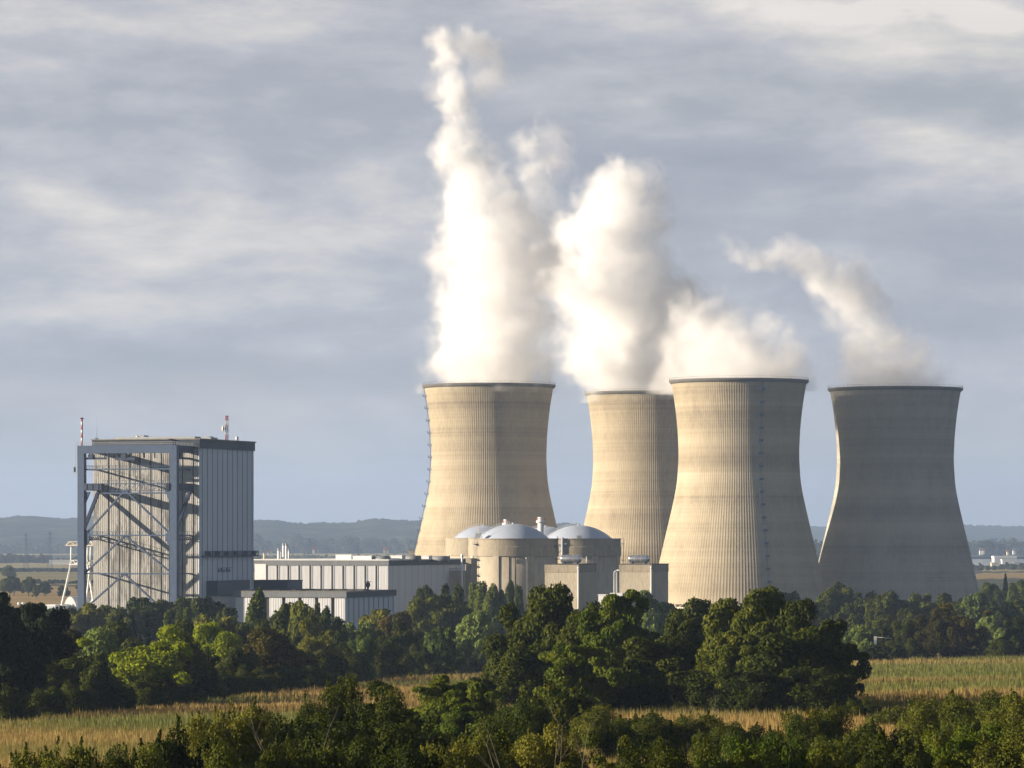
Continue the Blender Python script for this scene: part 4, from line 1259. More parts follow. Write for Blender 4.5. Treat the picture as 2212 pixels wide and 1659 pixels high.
# ---- concrete blocks with silver tanks
def tank_block(u_c, D, u_l, u_r, v_top, label, tank_label, tu0, tu1, tv0, tv1, n_seam=3):
    K = Frame(u_c, D, 'concrete_block', label, 'building')
    l = -K.lx(u_l); w = K.ly(u_r); z = K.z(v_top)
    mb = MB(); mb.box(-l, 0, 0, w, 0, z-3.6); mb.build('wall', M['conc'], K.t)
    mb = MB(); mb.box(-l-0.15, 0.15, -0.15, w+0.15, z-3.6, z-0.3); mb.build('parapet_band', M['concband'], K.t)
    mb = MB(); mb.box(-l-0.3, 0.3, -0.3, w+0.3, z-0.3, z); mb.build('roof', M['roofdark'], K.t)
    mb = MB(); mb.tube((0.1, -0.5, 0), (0.1, -0.5, z-2.0), 0.28, n=8); mb.tube((0.1, -0.5, z-2.1), (0.1, -0.5, z-1.2), 0.42, n=8); mb.build('downpipe', M['whitepaint'], K.t)
    ly = w*0.55
    l0, l1 = K.lx(tu0, ly), K.lx(tu1, ly); X, Y = K.w((l0+l1)/2, ly)
    r = (tv1-tv0)/2/F*Y; hw = (l1-l0)/2
    zc = EYE-((tv0+tv1)/2-V0)/F*Y
    t = thing('storage_tank', (X, Y, z), ROT, tank_label, 'tank', 'silver tanks on the concrete blocks')
    zc = max(zc-z, r+0.35)
    mb = MB(); n = 24
    # dished ends
    prof = []
    for k in range(7):
        a_ = k/6*math.pi/2; prof.append((r*math.sin(a_), -hw + r*0.5*(1-math.cos(a_))))
    for k in range(7):
        a_ = math.pi/2 - k/6*math.pi/2; prof.append((r*math.sin(a_), hw - r*0.5*(1-math.cos(a_))))
    b = len(mb.v)
    for (rr, xx) in prof:
        for i in range(n):
            a_ = 2*math.pi*i/n; mb.v.append((xx, rr*math.cos(a_), zc + rr*math.sin(a_)))
    for k in range(len(prof)-1):
        for i in range(n):
            j = (i+1) % n; mb.f.append((b+k*n+i, b+(k+1)*n+i, b+(k+1)*n+j, b+k*n+j)); mb.sm.append(True)
    mb.build('vessel', M['silver'], t)
    for q in (-0.6, 0.6):
        mb = MB(); mb.box(q*hw-0.25, q*hw+0.25, -r*0.8, r*0.8, 0, zc-r*0.45); mb.build('saddle', M['steel'], t)
    for q in (-0.3, 0.3):
        mb = MB(); mb.lathe([(r*0.99, 0), (r*1.025, 0), (r*1.025, 0.2), (r*0.99, 0.2)], 24)
        mb.v = [(q*hw + v[2], v[0], zc + v[1]) for v in mb.v]
        mb.build('band', M['hgrey'], t)
    return K, l, w, z
K1 = tank_block(1249.5, 1600, 1177, 1288, 1218, 'square sunlit concrete block with a white corner pipe', 'silver tank lying on the sunlit concrete block', 1211, 1256, 1203, 1220)
K2 = tank_block(1407, 1690, 1338, 1443.5, 1218, 'shaded concrete block with a white corner pipe beside the front tower', 'silver tank lying on the shaded concrete block by the tower', 1358, 1402, 1202.5, 1219)
# shaded link wall and pipes between the two blocks
Q = Frame(1334, 1700, 'pipe_bridge', 'twin grey pipes running up the wall between the two concrete blocks', 'pipes')
mb = MB()
for q in (-1.5, -0.4): mb.tube((q, 0, 0), (q, 0, Q.z(1236)), 0.36, n=10)
mb.build('pipe', M['hgrey'], Q.t)
mb = MB(); mb.tube((-1.5, 0, Q.z(1236)), (-0.4, 0, Q.z(1232)), 0.36, n=10); mb.tube((-0.4, 0, Q.z(1232)), (2.4, 0, Q.z(1232)), 0.36, n=10); mb.build('elbow', M['hgrey'], Q.t)
for (ua, ub, vt, lb) in ((1292, 1313, 1284, 'small white shed with a flat roof at the foot of the sunlit block'), (1318, 1345, 1281, 'small white shed left of the shaded concrete block')):
    S = Frame((ua+ub)/2, 1560, 'white_shed', lb, 'shed')
    l = (ub-ua)/2/F*1560
    mb = MB(); mb.box(-l, l, 0, 6, 0, S.z(vt)-0.3); mb.build('wall', M['white'], S.t)
    mb = MB(); mb.box(-l-0.2, l+0.2, -0.2, 6.2, S.z(vt)-0.3, S.z(vt)); mb.build('roof', M['whitepaint'], S.t)
# brown concrete annex beside the hall's far end
E = Frame(1018, 1668, 'concrete_annex', 'brown concrete annex at the right end of the turbine hall', 'building')
le = -E.lx(957)
mb = MB(); mb.box(-le, -le*0.15, -3, 6, 0, E.z(1234)); mb.build('wall', M['conc'], E.t)
mb = MB(); mb.box(-le-0.15, -le*0.15+0.15, -3.15, 6.15, E.z(1234), E.z(1233)); mb.build('roof', M['concband'], E.t)
mb = MB(); mb.box(-le*0.15, 0.5, -1.5, 6, 0, E.z(1206)); mb.build('stair_tower', M['concband'], E.t)
mb = MB(); q = E.lx(998, -3.6); mb.tube((q, -3.6, 0), (q, -3.6, E.z(1203)), 0.42, n=10); mb.tube((q, -3.6, E.z(1203)), (q, -3.6, E.z(1196)), 0.8, 0.3, n=10)
mb.build('flue_pipe', M['whitepaint'], E.t)
mb = MB()
z_ = E.z(1234)
for k in range(9):
    xx = -le+1 + k*1.1; mb.tube((xx, -2.8, z_), (xx, -2.8, z_+1.1), 0.06, n=4)
mb.tube((-le+1, -2.8, z_+1.1), (-le+10, -2.8, z_+1.1), 0.06, n=4); mb.build('railing', M['steel'], E.t)
# pale stub left of the first tower
t = thing('tower_hut', ((886-U0)/F*2240, 2240, 0), 0, 'small pale hut at the left foot of the sunlit cooling tower', 'hut')
mb = MB(); mb.box(-1.4, 1.4, -2, 2, 0, EYE-(1187-V0)/F*2240-0.3); mb.build('wall', M['cream'], t)
mb = MB(); mb.box(-1.6, 1.6, -2.2, 2.2, EYE-(1187-V0)/F*2240-0.3, EYE-(1187-V0)/F*2240); mb.build('roof', M['concband'], t)

# ------------------------------------------------------------------ white lattice gantry and tunnel halls left of the block
Wf = Frame(166, 1420, 'lattice_gantry', 'white four-legged lattice gantry left of the steel portal', 'gantry')
def wz(v): return EYE-(v-V0)/F*1420
wl, wr_ = Wf.lx(153), Wf.lx(195)
y1_ = 9.0
z_top, z_mid = wz(1178), wz(1219)
for (xx, yy, dx) in ((wl, 0, -4.6), (wr_, 0, -1.9), (wl+2.3, y1_, 3.2), (wr_+2.3, y1_, 3.6)):
    mb = MB(); mb.tube((xx, yy, z_mid), (xx+0.2, yy, z_top), 0.33, n=8); mb.tube((xx+dx*1.45, yy-(1 if yy == 0 else -1)*1.5, 0), (xx, yy, z_mid), 0.45, 0.36, n=8)
    mb.build('leg', M['whitepaint'], Wf.t)
def frame_ring(z, ext, h, name, mat):
    mb = MB()
    c = [(wl-ext, -0.8), (wr_+ext, -0.8), (wr_+2.3+ext, y1_+0.8), (wl+2.3-ext, y1_+0.8)]
    for i in range(4):
        p, q = c[i], c[(i+1) % 4]
        mb.beam((*p, z), (*q, z), 0.35); mb.beam((p[0]*0.9+q[0]*0.1, p[1]*0.9+q[1]*0.1, z+h), (p[0]*0.1+q[0]*0.9, p[1]*0.1+q[1]*0.9, z+h), 0.22)
        for k in range(6):
            a_ = (p[0]+(q[0]-p[0])*k/6, p[1]+(q[1]-p[1])*k/6); b_ = (p[0]+(q[0]-p[0])*(k+1)/6, p[1]+(q[1]-p[1])*(k+1)/6)
            z0_, z1_ = (z, z+h) if k % 2 == 0 else (z+h, z)
            mb.beam((*a_, z0_), (*b_, z1_), 0.2)
    return mb.build(name, mat, Wf.t)
frame_ring(z_top, 1.6, 1.3, 'head_truss', M['cream'])
frame_ring(z_mid, 0.2, 1.5, 'middle_truss', M['whitepaint'])
mb = MB(); mb.beam((wl-1.4, 0, z_top+0.4), ((wl+wr_)/2+1, 4.5, z_top+2.2), 0.2); mb.beam((wr_+1.4, 0, z_top+0.4), ((wl+wr_)/2+1, 4.5, z_top+2.2), 0.2)
mb.build('roof_brace', M['cream'], Wf.t)

def tunnel(u0_, u1_, vt, D, length, label):
    X = ((u0_+u1_)/2-U0)/F*D; r = (u1_-u0_)/2/F*D; H = EYE-(vt-V0)/F*D
    t = thing('tunnel_hall', (X, D, 0), math.radians(-52), label, 'hall', 'white tunnel halls left of the block')
    mb = MB(); n = 20; b = 0
    for (yy) in (0, length):
        for i in range(n+1):
            a_ = math.pi*i/n; mb.v.append((r*math.cos(a_), yy, H*math.sin(a_)**0.85 if 0 < i < n else 0))
    for i in range(n): mb.f.append((i, i+1, n+2+i, n+1+i)); mb.sm.append(True)
    mb.build('vault', M['membrane'], t)
    mb = MB(); mb.v = [(r*0.995*math.cos(math.pi*i/n), 0.05, (H*0.995)*math.sin(math.pi*i/n)**0.85 if 0 < i < n else 0) for i in range(n+1)]; mb.f = [tuple(range(n+1))]; mb.sm = [False]
    mb.build('end_wall', M['hgrey'], t)
    for q in (0.3,):
        mb = MB(); mb.tube((r*0.35, -0.6, 0), (r*0.35, -0.6, H*0.78), 0.08, n=5); mb.tube((r*0.35, -0.6, H*0.78), (r*0.35, -0.6, H*0.83), 0.35, n=8); mb.build('lamp_post', M['whitepaint'], t)
    return t
tunnel(112, 190, 1288, 1500, 70, 'white vaulted tunnel hall, outer one, with a rounded grey end wall')
tunnel(166, 244, 1288, 1470, 60, 'white vaulted tunnel hall tucked behind the gantry legs')
t = thing('flat_shed', ((88-U0)/F*1490, 1490, 0), ROT, 'long flat white-roofed shed left of the tunnel halls', 'shed')
mb = MB(); mb.box(0, 6, 0, 12, 0, EYE-(1310-V0)/F*1490); mb.build('wall', M['cladblue'], t)
mb = MB(); mb.box(-0.3, 6.3, -0.3, 12.3, EYE-(1310-V0)/F*1490, EYE-(1306-V0)/F*1490); mb.build('roof', M['whitepaint'], t)
for i, (uu, vv) in enumerate(((41, 1294), (50, 1294))):
    Y = 2260
    t = thing('silage_bale', ((uu-U0)/F*Y, Y, 0), 0, ('small white wrapped bale in the orange field, left of two', 'small white wrapped bale in the orange field, right of two')[i], 'bale')
    mb = MB(); mb.tube((-0.8, 0, 1.0), (0.8, 0, 1.0), 1.0, n=14); mb.build('wrap', M['whitepaint'], t)

# ------------------------------------------------------------------ far buildings
def far_building(u0_, u1_, vt, D, wallmat, roofmat, label, name='warehouse', cat='warehouse', depth=30, pitch=0.0, base=0.0):
    X = ((u0_+u1_)/2-U0)/F*D; hw = (u1_-u0_)/2/F*D; H = EYE-(vt-V0)/F*D
    t = thing(name, (X, D, base), 0, label, cat)
    H -= base
    mb = MB(); mb.box(-hw, hw, 0, depth, 0, H*(0.8 if pitch == 0 else 0.6)); mb.build('wall', M[wallmat], t)
    mb = MB()
    if pitch == 0: mb.box(-hw-0.5, hw+0.5, -0.5, depth+0.5, H*0.8, H)
    else:
        mb.v += [(-hw-0.4, -0.4, H*0.6), (hw+0.4, -0.4, H*0.6), (hw+0.4, depth+0.4, H*0.6), (-hw-0.4, depth+0.4, H*0.6), (-hw-0.4, depth/2, H), (hw+0.4, depth/2, H)]
        mb.f += [(0,1,5,4), (3,4,5,2), (0,4,3), (1,2,5), (0,3,2,1)]; mb.sm += [False]*5
    mb.build('roof', M[roofmat], t)
    return t
far_building(2085, 2260, 1203, 5450, 'cladblue', 'steel', 'long low blue-roofed warehouse right of the shaded tower')
far_building(2148, 2196, 1201, 5400, 'white', 'whitepaint', 'white-roofed warehouse wing in front of the blue warehouse')
far_building(2165, 2178, 1208, 5360, 'whitepaint', 'whitepaint', 'small white square shed against the blue warehouse', depth=15)
far_building(2142, 2156, 1215, 5300, 'cream', 'cream', 'small cream shed below the blue warehouse', depth=12)
far_building(2190, 2260, 1215.5, 5320, 'whitepaint', 'hgrey', 'low pale shed at the right edge below the warehouse', depth=14)
far_building(106, 150, 1209.5, 5600, 'whitepaint', 'membrane', 'low white greenhouse behind the dark hedge', name='greenhouse', cat='greenhouse', depth=20)
VH = [(2119, 1184, 'white farmhouse just right of the shaded tower, left of a pair'), (2124.5, 1183.5, 'white farmhouse just right of the shaded tower, right of a pair'),
      (2178, 1187, 'tiny pink-walled house among the trees above the warehouse'), (2191, 1184.5, 'tiny white house among the trees near the right edge'),
      (677, 1181, 'tiny white house among woods above the hall roof'), (579, 1189, 'tiny white house close to the tall block'), (586, 1188, 'tiny cream house a little right of the tall block'),
      (830, 1182, 'tiny pinkish house in the woods left of the sunlit tower'), (837, 1184, 'tiny grey-roofed house in the woods by the sunlit tower'), (160, 1194, 'tiny cream house in the fields behind the gantry')]
for i, (uu, vt, lb) in enumerate(VH):
    far_building(uu-2.4, uu+2.4, vt, 6000 + i*35, 'whitepaint' if 'white' in lb else 'cream', 'tile' if i % 3 else 'fascia', lb, 'house', 'house', depth=9, pitch=1, base=float(np.interp(vt, [1181, 1190], [14, 10])))

# goal post at the back of the maize field
Yg = 905.0; xg = (1891-U0)/F*Yg; gz0 = float(ground_z(xg, Yg))
t = thing('goal_post', (xg, Yg, gz0), 0, 'white goal-shaped post frame at the back of the maize field', 'post frame')
zg = EYE-(1374.5-V0)/F*Yg-gz0
mb = MB(); mb.box(-0.3, 0.3, -0.12, 0.12, 0, zg); mb.build('upright', M['whitepaint'], t)
mb = MB(); mb.tube((0.0, 0, zg-0.15), (3.9, 0, zg-0.5), 0.05, n=6); mb.build('crossbar', M['whitepaint'], t)
mb = MB(); mb.box(3.80, 3.90, -0.05, 0.05, 0, zg-0.45); mb.build('back_post', M['bark'], t)

# pylons far out on the plain
for (uu, vt, D_, lb) in ((56, 1152, 4600, 'faint far pylon above the left edge of the woods'), (108, 1148, 4500, 'faint far pylon left of the lattice gantry'), (668, 1163, 5200, 'faint far pylon above the turbine hall'),
                         (772, 1172, 5000, 'thin far pylon near the sunlit cooling tower'), (2152, 1162, 5600, 'faint far pylon above the warehouse')):
    X = (uu-U0)/F*D_; H_p = EYE-(vt-V0)/F*D_
    t = thing('power_pylon', (X, D_, 0), 0.5, lb, 'pylon', 'pylons on the far plain')
    mb = MB()
    for (sx, sy) in ((-1,-1),(1,-1),(1,1),(-1,1)): mb.tube((sx*2.6, sy*2.6, 0), (sx*0.5, sy*0.5, H_p), 0.22, 0.14, 5)
    for j in range(7):
        z0_, z1_ = H_p*j/7, H_p*(j+1)/7; w0 = 2.6-2.1*j/7; w1 = 2.6-2.1*(j+1)/7
        mb.beam((-w0, -w0, z0_), (w1, -w1, z1_), 0.16); mb.beam((w0, -w0, z0_), (-w1, -w1, z1_), 0.16); mb.beam((w0, w0, z0_), (-w1, w1, z1_), 0.16)
    mb.build('lattice_mast', M['steel'], t)
    for k, hz in enumerate((0.72, 0.84, 0.95)):
        L_ = 6.5-1.4*k; MB().beam((-L_, 0, H_p*hz), (L_, 0, H_p*hz), 0.3).build('cross_arm', M['steel'], t)

# ------------------------------------------------------------------ maize field
def build_maize():
    rng = np.random.default_rng(21)
    n = 740000
    tx = rng.uniform(-0.165, 0.185, n)
    # even in the picture's rows, so that far plants are sparser and broader
    s0 = 0.070; ye = edge_y(tx*500, np.full(n, 500.0))
    s_e = 9.0/ye
    s = s_e + (9.0/225.0 - s_e)*rng.random(n)
    Y = 9.0/s; X = tx*Y
    # planted in rows
    ra = math.radians(72); rd = np.array([math.cos(ra), math.sin(ra)])
    pr = X*(-rd[1]) + Y*rd[0]
    sp = 0.9
    sh = np.round(pr/sp)*sp - pr + rng.normal(0, 0.1, n)
    X = X - rd[1]*sh; Y = Y + rd[0]*sh
    Z = ground_z(X, Y)
    wid = 0.055*(Y/300.0)**0.8
    # strips that ripened differently
    def strip(x, y):
        a_ = np.sin(y*0.047 + x*0.02 + 1.0) + 0.7*np.sin(y*0.023 - x*0.035 + 4.0) + 0.5*np.sin(x*0.09 + y*0.011)
        return a_/2.2
    gfac = np.clip(0.22 + 1.2*strip(X, Y) + rng.normal(0, 0.16, n), 0, 1)
    # a greener hollow to the right of the middle
    hol = np.exp(-((Y-700)/130)**2)*np.clip((X-35)/30, 0, 1)
    gfac = np.clip(gfac + hol*0.9, 0, 1)
    h = rng.normal(2.1, 0.22, n) - 0.35*strip(X*1.3+9, Y*0.8)
    yaw = rng.uniform(0, math.pi, n)
    dx, dy = np.cos(yaw)*wid, np.sin(yaw)*wid
    lean = rng.normal(0, 0.12, (n, 2))
    V = np.empty((n, 5, 3))
    V[:, 0] = np.stack([X-dx, Y-dy, Z], -1)
    V[:, 1] = np.stack([X+dx, Y+dy, Z], -1)
    V[:, 2] = np.stack([X+dx*0.8+lean[:,0]*0.6, Y+dy*0.8+lean[:,1]*0.6, Z+h*0.75], -1)
    V[:, 3] = np.stack([X+lean[:,0], Y+lean[:,1], Z+h*1.08], -1)
    V[:, 4] = np.stack([X-dx*0.8+lean[:,0]*0.6, Y-dy*0.8+lean[:,1]*0.6, Z+h*0.75], -1)
    green = np.array([0.115, 0.14, 0.030]); tan = np.array([0.27, 0.215, 0.066]); tas = np.array([0.36, 0.24, 0.080]); low = np.array([0.08, 0.075, 0.028])
    g = gfac[:, None]
    body = green*g + tan*(1-g); body *= rng.uniform(0.88, 1.12, (n, 1))
    tip = tas*(1-0.9*g) + green*1.15*0.9*g
    C = np.ones((n, 5, 4))
    C[:, 0, :3] = (low+body)*0.5; C[:, 1, :3] = (low+body)*0.5; C[:, 2, :3] = body; C[:, 4, :3] = body; C[:, 3, :3] = tip
    m, nt, N, L = new_mat('maize_leaves')
    out = N('ShaderNodeOutputMaterial'); b = N('ShaderNodeBsdfPrincipled'); b.inputs['Roughness'].default_value = 0.7
    b.inputs['Specular IOR Level'].default_value = 0.15
    at = N('ShaderNodeAttribute'); at.attribute_name = 'tint'
    t = N('ShaderNodeBsdfTranslucent'); ms = N('ShaderNodeMixShader'); ms.inputs[0].default_value = 0.35
    L(at.outputs['Color'], b.inputs['Base Color']); L(at.outputs['Color'], t.inputs[0])
    L(b.outputs[0], ms.inputs[1]); L(t.outputs[0], ms.inputs[2]); L(ms.outputs[0], out.inputs[0])
    o = raw_mesh('maize_crop', V.reshape(-1, 3), np.arange(n*5), 5, m, colors=C.reshape(-1, 4))
    tag(o, 'ripening maize with tan tassels and green strips across the sloping field', 'crop', kind='stuff')
build_maize()
# the soil the maize stands in
def maize_soil():
    V = []; n = 50; rows = 60
    for j in range(rows+1):
        for i in range(n+1):
            tx = -0.175 + 0.37*i/n
            ye = float(edge_y(tx*500, 500.0))
            s = 9.0/ye + (9.0/220.0 - 9.0/ye)*j/rows
            Y = 9.0/s; V.append((tx*Y, Y, float(ground_z(tx*Y, Y)) + 0.12))
    f = []
    for j in range(rows):
        for i in range(n):
            k = j*(n+1)+i; f += [k, k+n+1, k+n+2, k+1]
    o = raw_mesh('maize_field', V, f, 4, field_mat('maize_soil', (0.10, 0.085, 0.040), (0.17, 0.135, 0.062), 0.05))
    tag(o, 'sloping field of maize between the hedgerows and foreground bushes', 'field', kind='structure')
maize_soil()

# ------------------------------------------------------------------ woods far out on the plain
def woods(u0_, u1_, vb, vt, mat, label, seed, n=16000, thick=0.05, leaf=None, wob=0.35, top=None):
    """a belt of far trees: feet at row vb, tops near row vt"""
    rng = np.random.default_rng(seed)
    D = EYE*F/(vb-V0)
    D = min(D, 9300)
    H = (vb-vt)/F*D if vb-V0 >= 36 else (EYE-(vt-V0)/F*D)
    leaf = leaf or D*0.00055
    L = []
    k = max(8, int((u1_-u0_)*1.0/max(3.5, (vb-vt)*0.45)))
    for i in range(k):
        u = u0_ + (u1_-u0_)*(i+rng.random())/k
        Y = D*(1 + thick*rng.uniform(-0.2, 1))
        hh = H*rng.uniform(1-wob, 1.08)
        if top: hh *= np.interp(u, [p[0] for p in top], [p[1] for p in top])
        w = hh*rng.uniform(0.35, 0.75)
        X = (u-U0)/F*Y
        for q in range(4):
            L.append((X+rng.normal(0, w*0.3), Y+rng.normal(0, w*0.3), hh*rng.uniform(0.3, 0.72), w*rng.uniform(0.4, 0.7), w*rng.uniform(0.4, 0.7), hh*rng.uniform(0.22, 0.36)))
        L.append((X, Y, hh*0.3, w*0.8, w*0.8, hh*0.33))
    V = lobed_leaves(rng, L, n, leaf, 0.12, 0.3, 0.12)
    V[:, 2] = np.maximum(V[:, 2], 0.05)
    o = raw_mesh('far_woods', V, np.arange(len(V)), 4, M[mat])
    return tag(o, label, 'woods', kind='stuff')
woods(-40, 720, 1186, 1173, 'f_far', 'dark line of woods at the foot of the long ridge', 301, 22000)
woods(-40, 600, 1196, 1188, 'f_far', 'dark wood belt behind the thin pale field strip', 302, 20000)
woods(-40, 110, 1216, 1197, 'f_far', 'clumped woods left of the far greenhouse', 303, 14000)
woods(80, 560, 1216, 1200, 'f_far', 'woods running behind the gantry and the greenhouse', 304, 20000, top=[(80,1),(104,1.1),(108,0.55),(150,0.5),(160,0.9),(560,1)])
woods(-40, 560, 1236, 1228, 'f_far', 'low hedge line between the gold and green fields', 305, 15000, 0.02)
woods(60, 560, 1262, 1252, 'f_far', 'low scrub line along the top of the orange field', 306, 9000, 0.01, wob=0.7)
woods(540, 920, 1192, 1166, 'f_far', 'layered woods with village roofs above the turbine hall', 307, 34000, 0.12, top=[(540,1.0),(600,1.1),(640,1.35),(700,1.0),(760,0.95),(860,1.15),(920,1.2)])
woods(540, 920, 1190, 1153, 'f_far', 'taller trees rising behind the village woods', 308, 20000, 0.03, wob=0.5)
woods(560, 900, 1206, 1199, 'f_olive', 'ochre scrub along the pale field behind the hall', 309, 7000, 0.02, wob=0.8)
woods(2080, 2330, 1202, 1166, 'f_far', 'village woods above the long warehouse', 310, 22000, 0.12)
woods(2080, 2330, 1190, 1158, 'f_far', 'hazy taller trees above the warehouse', 311, 12000, 0.04)
woods(2100, 2330, 1232, 1217, 'f_far', 'dark trees in front of the long warehouse', 312, 12000, 0.03, wob=0.6)
woods(1240, 1275, 1200, 1165, 'f_far', 'strip of distant woods between the sunlit towers', 313, 3000, 0.05)
woods(1745, 1800, 1215, 1165, 'f_far', 'strip of distant woods between the two front towers', 314, 4000, 0.05)

# ------------------------------------------------------------------ trees and bushes
def T(u, vt, w, D, key, mat, label, **k): return plant(u, vt, w, D, key, mat, label, **k)
G1 = 'trees in front of the plant'
# clump on the far orange field
for (u, vt, w, D, mt, lb) in ((10, 1250, 26, 2600, 'f_mid', 'round tree at the left edge of the far field clump'), (30, 1246, 30, 2620, 'f_mid', 'widest tree of the clump in the far orange field'),
                          (62, 1247, 26, 2600, 'f_mid', 'twin-topped tree at the right end of the far field clump'), (97, 1258, 28, 2580, 'f_dark', 'low round tree alone right of the far field clump'),
                          (78, 1268, 14, 2480, 'f_mid', 'small bush-like tree below the far field clump'), (137, 1266, 22, 2520, 'f_dark', 'low wide thicket tree left of the gantry legs'),
                          (20, 1222, 24, 3600, 'f_mid', 'tree standing on the low hedge line at far left'), (178, 1250, 20, 2500, 'f_olive', 'tree seen between the gantry legs'),):
    T(u, vt, w*1.15, D, 'broad_far%d' % (u % 3), mt, lb, group='trees of the far fields')
